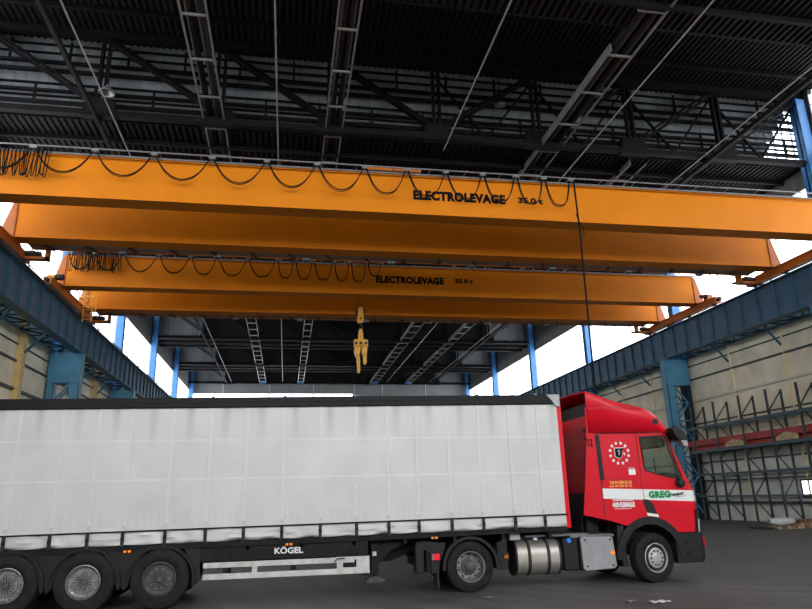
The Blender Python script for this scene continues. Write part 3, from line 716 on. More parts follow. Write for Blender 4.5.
# ------------------------------------------------------------------ wheels
def wheel(par, x, yf, r, wd, kind, rz=0., name='wheel', seed=0):
    """yf = outer side (towards -Y if wd>0, towards +Y if wd<0)"""
    d = 1 if wd > 0 else -1; w_ = abs(wd); rr = .30; c = (x, yf, r)
    prof = [(rr, .03), (rr+.03, .005), (rr+.09, -.005), (r-.07, .0), (r-.02, .02), (r, .05)]
    for g in range(1, 5):
        q = .05+(w_-.1)*g/5; prof += [(r, q-.008), (r-.012, q-.006), (r-.012, q+.006), (r, q+.008)]
    prof += [(r, w_-.05), (r-.02, w_-.02), (r-.07, w_), (rr+.09, w_+.005), (rr+.03, w_-.005), (rr, w_-.03)]
    wh = MB().lathe([(a, b*d) for a, b in prof], c, 'Y', 56).build(name, 'tyre', par)
    if kind == 'far': 
        MB().lathe([(rr, .05*d), (.2, .12*d), (.001, .12*d)], c, 'Y', 24).build('rim', 'rim_dark', wh); rot(wh, rz); return wh
    silver = 'rim_silver' if kind == 'front' else 'rim_metal'
    if kind == 'front': pr = [(.302, .0), (.305, -.012), (.29, -.015), (.275, .02), (.262, .09), (.240, .10), (.225, .05), (.205, .0), (.12, -.012), (.001, -.012)]
    elif kind == 'drive': pr = [(.302, .0), (.305, -.014), (.29, -.014), (.28, .03), (.27, .14), (.25, .17), (.165, .175), (.16, .1), (.13, .06), (.12, .05), (.001, .045)]
    else: pr = [(.302, .0), (.308, -.012), (.292, -.016), (.285, .03), (.265, .05), (.24, .06), (.21, .055), (.205, .035), (.001, .03)]
    rmn = silver if kind != 'trailer' else ('rim_metal' if seed < 2 else 'rim_dark')
    m = MB()
    if kind == 'front':
        m.lathe([(a, b*d) for a, b in pr[:4]], c, 'Y', 48); m.mi = 2; m.lathe([(a, b*d) for a, b in pr[3:8]], c, 'Y', 48); m.mi = 0; m.lathe([(a, b*d) for a, b in pr[7:]], c, 'Y', 48)
    else: m.lathe([(a, b*d) for a, b in pr], c, 'Y', 48)
    def ring(R, n, rad, y0, y1, off=0, mi=1):
        m.mi = mi
        for i in range(n):
            a = 2*PI*(i+off)/n; m.lathe([(.001, y0*d), (rad, y0*d), (rad, y1*d), (.001, y1*d)], (x+R*math.cos(a), yf, r+R*math.sin(a)), 'Y', 10)
    if kind == 'front': ring(.15, 10, .02, -.03, .01, 0, 2); ring(.252, 10, .017, .088, .096, .5)
    elif kind == 'drive': ring(.21, 10, .016, .14, .176, 0, 3); ring(.232, 10, .024, .160, .171, .5)
    else:
        ring(.255, 20, .011, .044, .054); ring(.18, 10, .014, .005, .035, 0, 3)
        m.mi = 1
        for i in range(16):    # radial slots of the hub cover
            a = 2*PI*i/16; ca, sa = math.cos(a), math.sin(a)
            m.bar((x+.075*ca, yf+.026*d, r+.075*sa), (x+.155*ca, yf+.026*d, r+.155*sa), .012, .016, up=(0,1,0))
    m.build('rim', [rmn, 'black_rubber', 'rim_dark', 'rim_metal'], wh)
    MB().lathe([(.302, .06*d), (.302, w_*.8*d), (.29, w_*.8*d)], c, 'Y', 32).build('rim_barrel', 'rim_dark', wh)
    if kind == 'front': MB().lathe([(.001, -.022), (.07, -.02), (.1, -.012), (.115, -.004)], c, 'Y', 24).build('hub_cap', 'rim_silver', wh)
    elif kind == 'drive': MB().lathe([(.125, .17*d), (.12, .05*d), (.11, -.0*d), (.06, -.02*d), (.001, -.02*d)], c, 'Y', 28).build('hub', 'rim_dark', wh)
    else: MB().lathe([(.001, -.01*d), (.05, -.008*d), (.065, .005*d), (.065, .03*d)], c, 'Y', 20).build('hub_cap', 'rim_dark', wh)
    rot(wh, rz)
    return wh
def rot(o, rz):
    if rz: o.rotation_euler[2] = rz

# ------------------------------------------------------------------ the semi-trailer
TY0, TY1 = 14.05, 16.6
TX0, TX1 = -7.6, 6.0
def ztop(x): return 4.04+.009*(x-5.9)
def zb(x): return 1.24+.007*(x-5.9)
T = thing('semi_trailer', 'long grey curtain-sided semi-trailer coupled behind the red truck', 'trailer', (-.8, 15.3, 0))
curtain_mat()
def curtain(y, d, nm):
    rows = []; nx, nz = 620, 46
    for j in range(nz+1):
        r = []
        for i in range(nx+1):
            x = TX0+.02+(TX1-.06-TX0)*i/nx; u = j/nz; z = zb(x)+(ztop(x)-.2-zb(x))*u
            ph = ((x+5.11) % .706)/.706
            bul = math.sin(PI*ph)
            o = .012*bul*math.sin(PI*min(1, u*1.0))
            o += .008*math.sin(x*2.3+math.sin(z*1.7)*1.2)*math.sin(PI*u)
            if z < 1.52:     # slack skirt below the belt
                k = (1.52-z)/.3
                o += k*(.022*bul+.024*math.sin(z*48+2.2*math.sin(x*3.1)+x*1.5)*(.4+.6*math.sin(x*1.3+2)**2)+.016*math.sin(x*11+math.sin(x*3)*2+z*14))
                z += .012*k*math.sin(PI*ph)*-1
            else:
                o += .004*math.sin(x*37+math.sin(x*5)*3)*max(0, (1.9-z)/.4) if z < 1.9 else 0
            r.append((x, y-d*o, z))
        rows.append(r)
    o = MB().grid(rows).build(nm, 'curtain', T, origin=(CX, y, CZ))
    md = o.modifiers.new('t', 'SOLIDIFY'); md.thickness = .004
    return o
cu = curtain(TY0, 1, 'curtain'); cu2 = curtain(TY1, -1, 'curtain')
k = 0; SX = []
SX = [-7.3, -6.57, -5.84, -5.11, -4.32, -3.66, -3.03, -2.26, -1.51, -.79, -.05, .71, 1.44, 2.10, 2.73, 3.43, 4.11, 4.81, 5.47]
for x in SX:
    MB().box(x-.022, x+.022, TY0-.016, TY0-.004, zb(x)+.3, ztop(x)-.2).build('welded_seam', 'curtain_seam', cu)
    st = MB().box(x-.032, x+.032, TY0-.05, TY0-.036, zb(x)-.04, zb(x)+.22).build('strap', 'black_rubber', cu)
    MB().box(x-.032, x+.032, TY0-.062, TY0-.045, zb(x)+.08, zb(x)+.14).build('buckle', 'chassis_black', cu)
    MB().box(x-.022, x+.022, TY0-.034, TY0-.022, zb(x)+.22, zb(x)+.36).build('strap_pad', 'white_rail', cu)
m = MB()
nseg = 40
for i in range(nseg):
    a = TX0+(TX1-TX0)*i/nseg; b = TX0+(TX1-TX0)*(i+1)/nseg
    m.bar((a, TY0-.034, zb(a)+.235), (b, TY0-.034, zb(b)+.235), .012, .03)
m.build('belt', 'chassis_black', cu)
# roof with black side rails
m = MB().prism([(TX0, ztop(TX0)-.03), (TX1, ztop(TX1)-.03), (TX1, ztop(TX1)), (TX0, ztop(TX0))], TY0+.02, TY1-.02); m.build('roof', 'black_plastic', T)
for y0, y1 in ((TY0-.05, TY0+.04), (TY1-.04, TY1+.05)):
    m = MB().prism([(TX0, ztop(TX0)-.2), (TX1-.02, ztop(TX1)-.2), (TX1-.02, ztop(TX1)+.01), (TX0, ztop(TX0)+.01)], y0, y1)
    rl = m.build('roof_rail', 'rail_black', T, bevel=.015)
    m = MB().prism([(TX0, ztop(TX0)-.1), (TX1-.02, ztop(TX1)-.1), (TX1-.02, ztop(TX1)-.085), (TX0, ztop(TX0)-.085)], y0-.008, y1+.008); m.build('rail_groove', 'chassis_black', rl)
    if y0 < 15:
        for x in SX[::2]: MB().box(x-.03, x+.03, y0-.0, y0+.05, ztop(x)+.01, ztop(x)+.035).build('roof_clip', 'rail_grey', rl)
# corner cap
MB().prism([(TX1-.3, ztop(6)+.015), (TX1+.03, ztop(6)+.015), (TX1+.03, ztop(6)-.26), (TX1-.07, ztop(6)-.26), (TX1-.17, ztop(6)-.12)], TY0-.065, TY0-.03).build('corner_cap', 'galvanised', T, bevel=.01)
# front wall, corner posts, rear doors
MB().box(TX1, TX1+.05, TY0+.08, TY1-.08, 1.2, ztop(6)-.02).build('front_wall', 'red_dark', T)
for y in (TY0-.01, TY1-.07): MB().prism([(TX1-.04, 1.2), (TX1+.06, 1.2), (TX1+.06, ztop(6)-.2), (TX1-.04, ztop(6)-.2)], y, y+.08).build('corner_post', 'red_cab', T)
MB().box(TX0-.06, TX0, TY0, TY1, 1.1, ztop(TX0)).build('rear_door', 'white_rail', T)
# chassis
m = MB().prism([(TX0, zb(TX0)-.02), (TX1, zb(TX1)-.02), (TX1, zb(TX1)-.1), (2.6, zb(2.6)-.12), (TX0, zb(TX0)-.12)], TY0+.02, TY1-.02); m.build('floor_frame', 'chassis_black', T)
for y in (14.75, 15.8): 
    MB().prism([(TX0+.2, 1.05), (5.9, 1.12), (5.9, .98), (3.3, .98), (2.2, .62), (TX0+.2, .62)], y, y+.09).build('chassis_beam', 'chassis_black', T)
for i in range(13):
    x = TX0+.6+i*1.05
    MB().box(x-.03, x+.03, TY0+.06, TY1-.06, 1.0, 1.12).build('cross_member', 'chassis_black', T)
# black side panel with the maker's lettering
sp = MB().box(-1.85, 1.68, TY0+.06, TY0+.09, .80, 1.1).build('side_panel', 'chassis_black', T, bevel=.01)
text_mesh('lettering', 'KÖGEL', .2, (-.18, TY0+.052, .90), 'white_paint', sp, .56, .14, bold=.006)
# white side guard
sg = MB().box(-1.52, 1.4, TY0, TY0+.03, .69, .79).box(-1.52, 1.4, TY0, TY0+.03, .48, .585).build('side_guard', 'white_rail', T, bevel=.006)
sx0, sx1 = 1.05, 1.70
MB().box(sx0, sx1, TY0-.002, TY0+.03, .745, .80).box(sx0, sx1, TY0-.002, TY0+.03, .48, .60).box(sx1-.26, sx1, TY0-.002, TY0+.03, .6, .745).box(sx0, sx0+.12, TY0-.002, TY0+.03, .6, .745).build('guard_end_plate', 'white_rail', sg)
for x in (-.55,): MB().box(x-.05, x+.05, TY0-.003, TY0+.03, .585, .69).build('guard_post', 'white_rail', sg)
MB().box(sx0+.12, sx1-.26, TY0+.02, TY0+.05, .6, .745).build('guard_recess', 'chassis_black', sg)
for x in (-1.1, .2, 1.5): MB().box(x-.05, x+.05, TY0+.03, 14.8, .5, .9).build('guard_bracket', 'chassis_black', sg)
MB().tube([(1.0, TY0-.03, .72), (1.05, TY0-.04, .77), (1.2, TY0-.04, .78)], .012, 6).build('guard_handle', 'chassis_black', sg)
# landing legs
for y in (14.35, 16.1):
    lg = MB().box(1.76, 1.92, y-.08, y+.08, .45, 1.14).build('landing_leg', 'chassis_black', T)
    MB().box(1.79, 1.89, y-.05, y+.05, .36, .46).build('inner_tube', 'chassis_black', lg)
    MB().box(1.66, 2.02, y-.14, y+.14, .28, .34).box(1.72, 1.96, y-.1, y+.1, .34, .38).build('leg_foot', 'rim_dark', lg)
    MB().prism([(1.92, 1.12), (3.3, 1.12), (2.9, 1.06), (2.5, 1.0), (2.2, .88), (1.98, .68), (1.92, .6)], y-.03, y+.03).build('leg_brace', 'chassis_black', lg)
    if y < 15: MB().box(1.79, 1.87, y-.09, y-.08, .78, .86).build('leg_label', 'white_rail', lg)
MB().bar((1.84, 14.35, .7), (1.84, 16.1, .7), .05).build('leg_shaft', 'chassis_black', T)
# axles, wheels, mudguards
WX = [-4.99, -3.66, -2.31]
for k, x in enumerate(WX):
    wheel(T, x, TY0+.0, .54, .385, 'trailer', seed=k)
    wheel(T, x, TY1-.0, .54, -.385, 'far')
    MB().tube([(x, 14.2, .54), (x, 16.4, .54)], .07, 12).build('axle', 'chassis_black', T)
    m = MB(); pr = []
    n = 22
    rows = []
    for i in range(n+1):
        a = PI*(-.06+1.12*i/n); R = .635
        rows.append([(x+R*math.cos(a), y, .50+R*math.sin(a)) for y in (TY0+.0, TY0+.42)]+[(x+(R+.012)*math.cos(a), y, .50+(R+.012)*math.sin(a)) for y in (TY0+.42, TY0+.0)]+[(x+R*math.cos(a), TY0, .50+R*math.sin(a))])
    m.grid(rows)
    rows = []
    for i in range(n+1):
        a = PI*(-.06+1.12*i/n); rows.append([(x+q*math.cos(a), TY0-.003, .50+q*math.sin(a)) for q in (.605, .65)])
    m.grid(rows); m.build('mudguard', 'black_plastic', T)
for x in ((WX[0]+WX[1])/2, (WX[1]+WX[2])/2):
    MB().prism([(x-.42, 1.08), (x+.42, 1.08), (x+.16, .72), (x+.1, .42), (x-.1, .42), (x-.16, .72)], TY0+.05, TY0+.09).build('guard_web', 'black_plastic', T)
MB().prism([(WX[2]+.4, 1.08), (-1.55, 1.08), (-1.6, .8), (WX[2]+.75, .5), (WX[2]+.66, .42), (WX[2]+.58, .46), (WX[2]+.6, .75)], TY0+.05, TY0+.09).build('guard_web', 'black_plastic', T)
for x, dz in ((-2.93, 0), (.1, 0), (3.05, .0)):
    MB().box(x-.075, x+.075, TY0-.0, TY0+.03, zb(x)-.145, zb(x)-.10).build('marker_housing', 'chassis_black', T)
    for q in (-.04, .04): MB().box(x+q-.025, x+q+.025, TY0-.012, TY0+.0, zb(x)-.143, zb(x)-.105).build('marker_lamp', 'lamp_orange', T)

# ------------------------------------------------------------------ the tractor
CY0, CY1 = 14.10, 16.6; YC = (CY0+CY1)/2
K = thing('tractor_truck', 'red truck tractor with white stripe and green lettering, coupled to the trailer', 'truck', (6, 15.35, 0))
def interp(tab, z):
    if z <= tab[0][0]: return tab[0][1]
    for (a, p), (b, q) in zip(tab, tab[1:]):
        if z <= b: return p+(q-p)*(z-a)/(b-a)
    return tab[-1][1]
XFt = [(1.0, 9.14), (1.3, 9.18), (1.45, 9.18), (1.7, 9.17), (1.95, 9.15), (2.08, 9.10), (2.2, 9.04), (2.6, 8.90), (3.05, 8.74), (3.2, 8.67), (3.32, 8.60)]
XB = 6.88
def section(z, off=0., r=.19):
    """near-side half outline: from back along the side, round the front corner to the middle"""
    xf = interp(XFt, z)+off; hw = (CY1-CY0)/2+off-max(0, (z-2.1))*.015; pts = []
    n = 26
    for i in range(n+1): pts.append((XB+(xf-r-XB)*i/n, YC-hw))
    for i in range(1, 13):
        a = PI/2*i/12; pts.append((xf-r+r*math.sin(a), YC-hw+r-r*math.cos(a)))
    for i in range(1, 9):
        u = i/8; pts.append((xf+.07*math.sin(PI/2*u), YC-hw+r+(hw-r)*u))
    return pts
def fullsec(z, off=0.):
    h = section(z, off); o = h+[(x, 2*YC-y) for x, y in h[-2::-1]]; return o
zs = [1.0+.0464*i for i in range(51)]
m = MB(); S = [fullsec(z) for z in zs]; n = len(S[0])
vs = [(p[0], p[1], z) for z, s in zip(zs, S) for p in s]; fs = []
for j in range(len(zs)-1):
    for i in range(n): fs.append((j*n+i, j*n+(i+1) % n, (j+1)*n+(i+1) % n, (j+1)*n+i))
fs += [tuple(range(n))[::-1], tuple((len(zs)-1)*n+i for i in range(n))]
m.add(vs, fs); cab = m.build('cab_body', 'red_cab', K)
# cut the wheel arch and the sloping rear edge
WIN = [(7.95, 3.07), (8.50, 3.08), (8.57, 3.02), (8.80, 2.24), (8.78, 2.18), (8.62, 2.19), (8.28, 2.27), (8.0, 2.36), (7.97, 2.42)]
def cut(o, mb, mt='red_cab'):
    c = mb.build('cutter', mt); c.location = ORG[c.name]; bpy.context.view_layer.update()
    md = o.modifiers.new('b', 'BOOLEAN'); md.object = c; md.operation = 'DIFFERENCE'; md.solver = 'EXACT'; md.material_mode = 'TRANSFER'
    dg = bpy.context.evaluated_depsgraph_get(); me = bpy.data.meshes.new_from_object(o.evaluated_get(dg)); o.modifiers.clear(); o.data = me; bpy.data.objects.remove(c)
bpy.context.view_layer.update()
cut(cab, MB().lathe([(.001, -2), (.80, -2), (.80, 2), (.001, 2)], (7.90, YC, .55), 'Y', 48))
cut(cab, MB().prism([(6.0, .5), (7.9, .5), (7.9, 1.18), (7.35, 1.2), (6.93, 1.33), (6.0, 1.5)], 13, 18))
for cb in (MB().prism([(7.1, 2.0), (7.1, 3.10), (8.60, 3.10), (8.66, 3.06), (8.93, 2.1), (8.9, 2.0)], CY0+.07, CY1-.07), MB().prism(WIN, 13, 18), MB().prism([(CY0+.16, 2.26), (CY1-.16, 2.26), (CY1-.24, 3.04), (CY0+.24, 3.04)], 8.45, 9.4, 'X')):
    cut(cab, cb, 'interior_dark')
cab.data.polygons.foreach_set('use_smooth', [True]*len(cab.data.polygons)); cab.data.set_sharp_from_angle(angle=math.radians(25))

def patch(name, mt, par, x0, x1, zlo, zhi, off=.008, nz=6, front=0., label=None, thick=0):
    """a thin panel following the near side of the cab from x0 round the corner; front = 0..1 share of the front reached"""
    rows = []; zz_ = [i/nz for i in range(nz+1)]
    idx = None
    for u in zz_:
        r = []
        base = section(2.0, off)
        N = len(base)
        last = N-1 if front >= 1 else int(26+20*front)
        for i in range(0, last+1):
            xx = base[i][0]
            z = zlo(xx)+(zhi(xx)-zlo(xx))*u if callable(zlo) else zlo+(zhi-zlo)*u
            p = section(z, off)[i]
            if p[0] < x0: p = (x0, p[1])
            if i <= 26 and p[0] > x1: p = (x1, p[1])
            r.append((p[0], p[1], z))
        rows.append(r)
    return MB().grid(rows).build(name, mt, par, label=label)
# white stripe, rear half then door half
st = patch('white_stripe', 'white_paint', K, 6.89, 99, lambda x: 1.775-.052*(x-6.9), lambda x: 1.99-.042*(x-6.9), front=.75, off=.006)
# windshield
def front_patch(name, mt, z0, z1, i0, off, par=K, nz=10):
    rows = []
    for j in range(nz+1):
        z = z0+(z1-z0)*j/nz; h = section(z, off)[i0:]; rows.append([(x, y, z) for x, y in h]+[(x, 2*YC-y, z) for x, y in h[-2::-1]])
    return MB().grid(rows).build(name, mt, par)
front_patch('windshield', 'clear_glass', 2.16, 3.14, 31, .012)
front_patch('front_grille', 'black_plastic', 1.06, 1.6, 36, .015)
gr = front_patch('grille_bar', 'galvanised', 1.5, 1.54, 38, .03, nz=1)
# side window
wn_poly = [(7.95, 3.07), (8.52, 3.1), (8.60, 3.02), (8.83, 2.24), (8.80, 2.18), (8.62, 2.19), (8.28, 2.27), (8.0, 2.36), (7.97, 2.42)]
yw = CY0+.004
def side_poly(name, poly, mt, par, y0, y1=None, **kw): return MB().prism(poly, y0, y0+.03 if y1 is None else y1).build(name, mt, par, **kw)
def inset(poly, k):
    cx = sum(p[0] for p in poly)/len(poly); cz = sum(p[1] for p in poly)/len(poly)
    return [(cx+(x-cx)*k, cz+(z-cz)*k) for x, z in poly]
wr = MB(); ou = inset(wn_poly, 1.07); N_ = len(ou)
wr.add([(x, yw-.012, z) for x, z in ou]+[(x, yw-.012, z) for x, z in inset(wn_poly, .99)]+[(x, yw+.01, z) for x, z in ou], [(i, (i+1) % N_, N_+(i+1) % N_, N_+i) for i in range(N_)]+[(i, (i+1) % N_, 2*N_+(i+1) % N_, 2*N_+i) for i in range(N_)])
wr = wr.build('window_surround', 'black_plastic', K)
side_poly('side_window', wn_poly, 'clear_glass', wr, yw-.006, yw-.002)
side_poly('side_window', wn_poly, 'clear_glass', K, CY1+.002, CY1+.006)
# seats, dashboard and wheel inside the cab
for y in (14.45, 15.75):
    st_ = MB().box(7.45, 7.95, y, y+.5, 2.0, 2.3).build('seat', 'interior_dark', K, bevel=.05)
    MB().prism([(7.42, 2.25), (7.56, 2.25), (7.44, 2.95), (7.32, 2.95)], y+.03, y+.47).build('seat_back', 'interior_dark', st_, bevel=.04)
MB().prism([(8.45, 2.0), (8.88, 2.0), (8.84, 2.27), (8.55, 2.31)], CY0+.12, CY1-.12).build('dashboard', 'interior_dark', K)
MB().lathe([(.20, -.015), (.215, 0), (.20, .015), (.185, 0), (.20, -.015)], (8.38, 15.95, 2.36), 'X', 24).build('steering_wheel', 'interior_dark', K)
MB().box(8.42, 8.60, CY0+.12, CY1-.12, 2.88, 3.1).build('header_shelf', 'interior_dark', K)
MB().tube([(8.22, yw-.022, 2.32), (8.2, yw-.022, 2.62)], .008, 5).build('window_bar', 'chassis_black', wr)
# body joints: thin dark lines
def seam(pts, w_=.012, nm='panel_joint'):
    m = MB()
    for a, b in zip(pts, pts[1:]): m.bar((a[0], CY0-.002, a[1]), (b[0], CY0-.002, b[1]), w_, .012, up=(0,1,0))
    m.build(nm, 'red_dark', K)
seam([(7.86, 3.2), (7.84, 2.1), (7.86, 1.75), (7.9, 1.40)])
seam([(7.86, 3.2), (8.62, 3.2)])
seam([(7.0, 2.2), (7.8, 2.12)])
seam([(7.9, 1.62), (8.3, 1.55), (8.9, 1.42)], .008)
MB().box(6.875, 6.895, CY0-.004, CY0+.02, 1.36, 3.2).build('rear_joint', 'black_plastic', K)
# dark air-intake strip
side_poly('air_intake', [(6.86, 2.16), (6.96, 2.16), (6.94, 3.14), (6.84, 3.16)], 'black_plastic', K, CY0-.012, CY0+.03)
MB().box(6.98, 8.6, CY0-.006, CY0+.02, 3.185, 3.205).build('roof_joint', 'black_plastic', K)
# roof fairing: loft along X
ZT_ = [(6.70, 4.12), (6.9, 4.07), (7.2, 3.98), (7.6, 3.88), (7.9, 3.82), (8.15, 3.77), (8.32, 3.70), (8.45, 3.60), (8.56, 3.46), (8.64, 3.34), (8.69, 3.22)]
rows = []
for i in range(33):
    x = 6.70+(8.69-6.70)*i/32; zt = interp(ZT_, x); hw = 1.25-.08*max(0, (x-7.8)/.9)**2; z0 = 3.2; R = min(.05+.15*min(1, max(0, (x-6.7)/.9)), (zt-z0)*.9)
    lean = 0.
    r = [(x, YC-hw, z0)]
    for j in range(9):
        a = PI/2*j/8; r.append((x, YC-hw+lean+R-R*math.cos(a), zt-R+R*math.sin(a)))
    for j in range(1, 8): r.append((x, YC+(-hw+lean+R)+(2*(hw-lean-R))*j/8, zt+.05*math.sin(PI*j/8)))
    for j in range(9):
        a = PI/2*(8-j)/8; r.append((x, YC+hw-lean-R+R*math.cos(a), zt-R+R*math.sin(a)))
    r.append((x, YC+hw, z0)); rows.append(r)
fm = MB().grid(rows); fm.add([rows[-1][i] for i in range(len(rows[-1]))], [tuple(range(len(rows[-1])))])
fr = fm.build('roof_fairing', 'red_cab', K); md = fr.modifiers.new('t', 'SOLIDIFY'); md.thickness = .03; md.offset = 1
MB().box(6.95, 8.62, CY0+.06, CY1-.06, 3.18, 3.3).build('cab_roof', 'black_plastic', K)
MB().prism([(6.7, 3.745), (7.45, 3.75), (7.6, 3.77), (8.1, 3.745), (8.1, 3.755), (7.6, 3.785), (7.45, 3.765), (6.7, 3.76)], CY0-.033, CY0-.02).build('spoiler_joint', 'red_dark', fr)
MB().box(6.98, 7.02, CY0+.08, CY1-.08, 3.2, 3.66).build('fairing_bulkhead', 'red_cab', fr)
MB().box(7.0, 7.04, CY0+.12, CY1-.12, 3.66, 3.95).build('fairing_recess', 'black_plastic', fr)
MB().lathe([(.001, -.0), (.07, -.0), (.085, .05), (.001, .06)], (8.36, CY0-.01, 3.44), 'Y', 18).build('roof_lamp', 'black_plastic', fr)
# side deflectors behind the cab
for y0, y1 in ((CY0-.0, CY0+.035), (CY1-.035, CY1)):
    d = MB().prism([(6.40, 1.44), (6.88, 1.34), (6.88, 3.22), (6.86, 3.22), (6.86, 3.76), (6.68, 3.78), (6.64, 3.1), (6.52, 2.2)], y0, y1).build('side_deflector', 'red_cab', K)
    if y0 < 15: text_mesh('number', '12', .16, (6.65, CY0-.006, 2.90), 'letter_black', d, .12, .17, bold=.004)
# rear wall fittings between cab and trailer
for i, (y, z) in enumerate(((14.5, 3.3), (14.45, 3.1), (14.6, 2.6))): MB().box(6.78, 6.93, y-.05, y+.1, z-.03, z+.03).build('rear_fitting', 'black_plastic', K)
m = MB()
for q in range(4): 
    y = 14.8+.25*q; m.tube([(6.9, y, 1.7), (6.7, y, 1.35), (6.45, y, 1.3), (6.2, y, 1.5), (6.07, y, 1.7)], .018, 6)
m.build('air_lines', 'cable', K)
MB().box(6.5, 6.9, 14.5, 16.2, .95, 1.4).build('engine_tunnel', 'chassis_black', K)
MB().box(6.55, 6.7, 14.35, 16.4, 1.1, 1.9).build('rear_module', 'chassis_black', K)
# sun visor
rows = []
for z, o in ((3.0, .16), (3.04, .22), (3.26, .08)): 
    h = section(z, o)[28:]; rows.append([(x, y, z) for x, y in h]+[(x, 2*YC-y, z) for x, y in h[-2::-1]])
v = MB().grid(rows).build('sun_visor', 'black_plastic', K); md = v.modifiers.new('t', 'SOLIDIFY'); md.thickness = .02
# mirrors
for s, y in ((-1, CY0), (1, CY1)):
    yy = y+s*.2
    ya, yb2 = sorted((y+s*.02, y+s*.26))
    mr = MB().prism([(8.60, 3.27), (8.72, 3.33), (8.80, 3.28), (8.97, 3.04), (8.92, 3.0), (8.74, 3.0), (8.66, 3.12)], ya, yb2).build('wing_mirror', 'black_plastic', K, bevel=.02)
    MB().prism([(8.80, 3.0), (8.94, 3.0), (8.97, 2.90), (8.93, 2.86), (8.86, 2.88)], ya+.02, yb2-.02).build('mirror_glass', 'galvanised', mr)
    MB().bar((8.66, y+s*.0, 2.96), (8.80, y+s*.05, 3.05), .04).build('mirror_arm', 'black_plastic', mr)
mk = MB().lathe([(.001, -.12), (.07, -.11), (.10, -.07), (.11, 0), (.10, .02), (.001, .02)], (8.76, CY0-.03, 2.07), 'Y', 20).build('kerb_mirror', 'black_plastic', K)
# lettering and marks on the side
yl = CY0-.012
text_mesh('lettering', 'GREG', .2, (7.97, yl-.004, 1.755), 'green_letter', K, .52, .155, bold=.014, space=1.12)
text_mesh('lettering', 'Transport', .1, (8.47, yl-.004, 1.755), 'grey_letter', K, .36, .10, bold=.004, shear=.25, rz=.10)
MB().bar((8.6, yl-.003, 1.765), (8.88, yl-.003, 1.79), .006, .008, up=(0,1,0)).build('underline', 'grey_letter', K)
text_mesh('lettering', 'Tel 04 250 25 25', .1, (7.07, yl, 2.075), 'orange_letter', K, .53, .07, bold=.005)
text_mesh('lettering', 'Fax 04 250 26 26', .1, (7.07, yl, 2.01), 'orange_letter', K, .53, .05, bold=.004)
text_mesh('lettering', '4400 FLEMALLE', .1, (7.08, yl, 1.58), 'white_paint', K, .53, .11, bold=.007)
text_mesh('lettering', 'TRANSPORTS NATIONAUX', .05, (7.09, yl, 1.71), 'white_paint', K, .51, .045, bold=.002)
text_mesh('lettering', 'www.gregtransport.be', .05, (7.12, yl, 1.535), 'white_paint', K, .40, .035, bold=.001)
MB().box(7.56, 7.72, yl, yl+.008, 2.27, 2.39).build('white_sticker', 'white_paint', K)
MB().box(7.56, 7.71, yl, yl+.008, 2.40, 2.43).build('sticker_text', 'box_grey', K)
ex, ez, er = 7.385, 2.745, .225
for i in range(12):
    a = 2*PI*(i+.5)/12; cx_, cz_ = ex+er*math.cos(a), ez+er*math.sin(a)
    MB().prism([(cx_+(.042 if q % 2 == 0 else .022)*math.sin(2*PI*q/10), cz_+(.042 if q % 2 == 0 else .022)*math.cos(2*PI*q/10)) for q in range(10)], yl, yl+.008).build('star', 'white_paint', K)
sh = [(ex-.105, ez+.105), (ex+.13, ez+.11), (ex+.075, ez+.055), (ex+.055, ez-.07), (ex-.02, ez-.125), (ex-.03, ez-.1), (ex-.1, ez-.075)]
MB().prism(inset(sh, 1.12), yl+.002, yl+.01).build('emblem_border', 'white_paint', K)
MB().prism(sh, yl-.002, yl+.006).build('emblem', 'letter_black', K)
MB().prism([(ex-.05, ez+.06), (ex+.01, ez+.08), (ex+.02, ez+.03), (ex-.0, ez-.05), (ex-.03, ez-.04), (ex-.02, ez+.01)], yl-.006, yl+.0).build('emblem_figure', 'galvanised', K)
text_mesh('emblem_number', 'B', .06, (ex+.10, yl, ez-.045), 'white_paint', K, .04, .055, bold=.002)
# cab step and handle behind the stripe
side_poly('step_recess', [(7.82, 1.74), (7.95, 1.73), (8.05, 1.64), (8.12, 1.44), (8.1, 1.40), (7.92, 1.43), (7.86, 1.52)], 'black_plastic', K, CY0-.01, CY0+.02)
side_poly('step_trim', [(7.89, 1.39), (8.15, 1.35), (8.14, 1.41), (7.88, 1.45)], 'white_paint', K, CY0-.018, CY0+.02)
# wheel arch trim
m = MB(); m.lathe([(.66, -.02), (.66, .4), (.80, .4), (.82, -.02), (.66, -.02)], (7.90, CY0, .55), 'Y', 36, -.02*PI, 1.02*PI); m.build('wheel_arch', 'black_plastic', K)
MB().prism([(7.22, .36), (7.34, .36), (7.26, .9), (7.3, 1.2), (7.16, 1.2), (7.12, .8)], CY0+.02, CY0+.3).build('arch_flap', 'black_plastic', K)
MB().box(7.1, 8.9, CY0+.42, CY1-.42, .6, 1.3).build('engine_block', 'chassis_black', K)
# bumper and headlamps
def bsec(z, off=0.):
    xf = interp([(.38, 9.18), (.5, 9.24), (.9, 9.25), (1.1, 9.18)], z)+off; r = .16; hw = 1.25+off; pts = [(8.5, YC-hw), (xf-r, YC-hw)]
    for i in range(1, 11):
        a = PI/2*i/10; pts.append((xf-r+r*math.sin(a), YC-hw+r-r*math.cos(a)))
    pts += [(xf+.03, YC-.4), (xf+.04, YC)]
    return pts+[(x, 2*YC-y) for x, y in pts[-2::-1]]
zz2 = [.38+.071*i for i in range(10)]; S = [bsec(z) for z in zz2]; n = len(S[0]); m = MB()
m.add([(p[0], p[1], z) for z, s in zip(zz2, S) for p in s], [(j*n+i, j*n+(i+1) % n, (j+1)*n+(i+1) % n, (j+1)*n+i) for j in range(9) for i in range(n)]+[tuple(range(n))[::-1], tuple(9*n+i for i in range(n))])
bp = m.build('bumper', 'black_plastic', K)
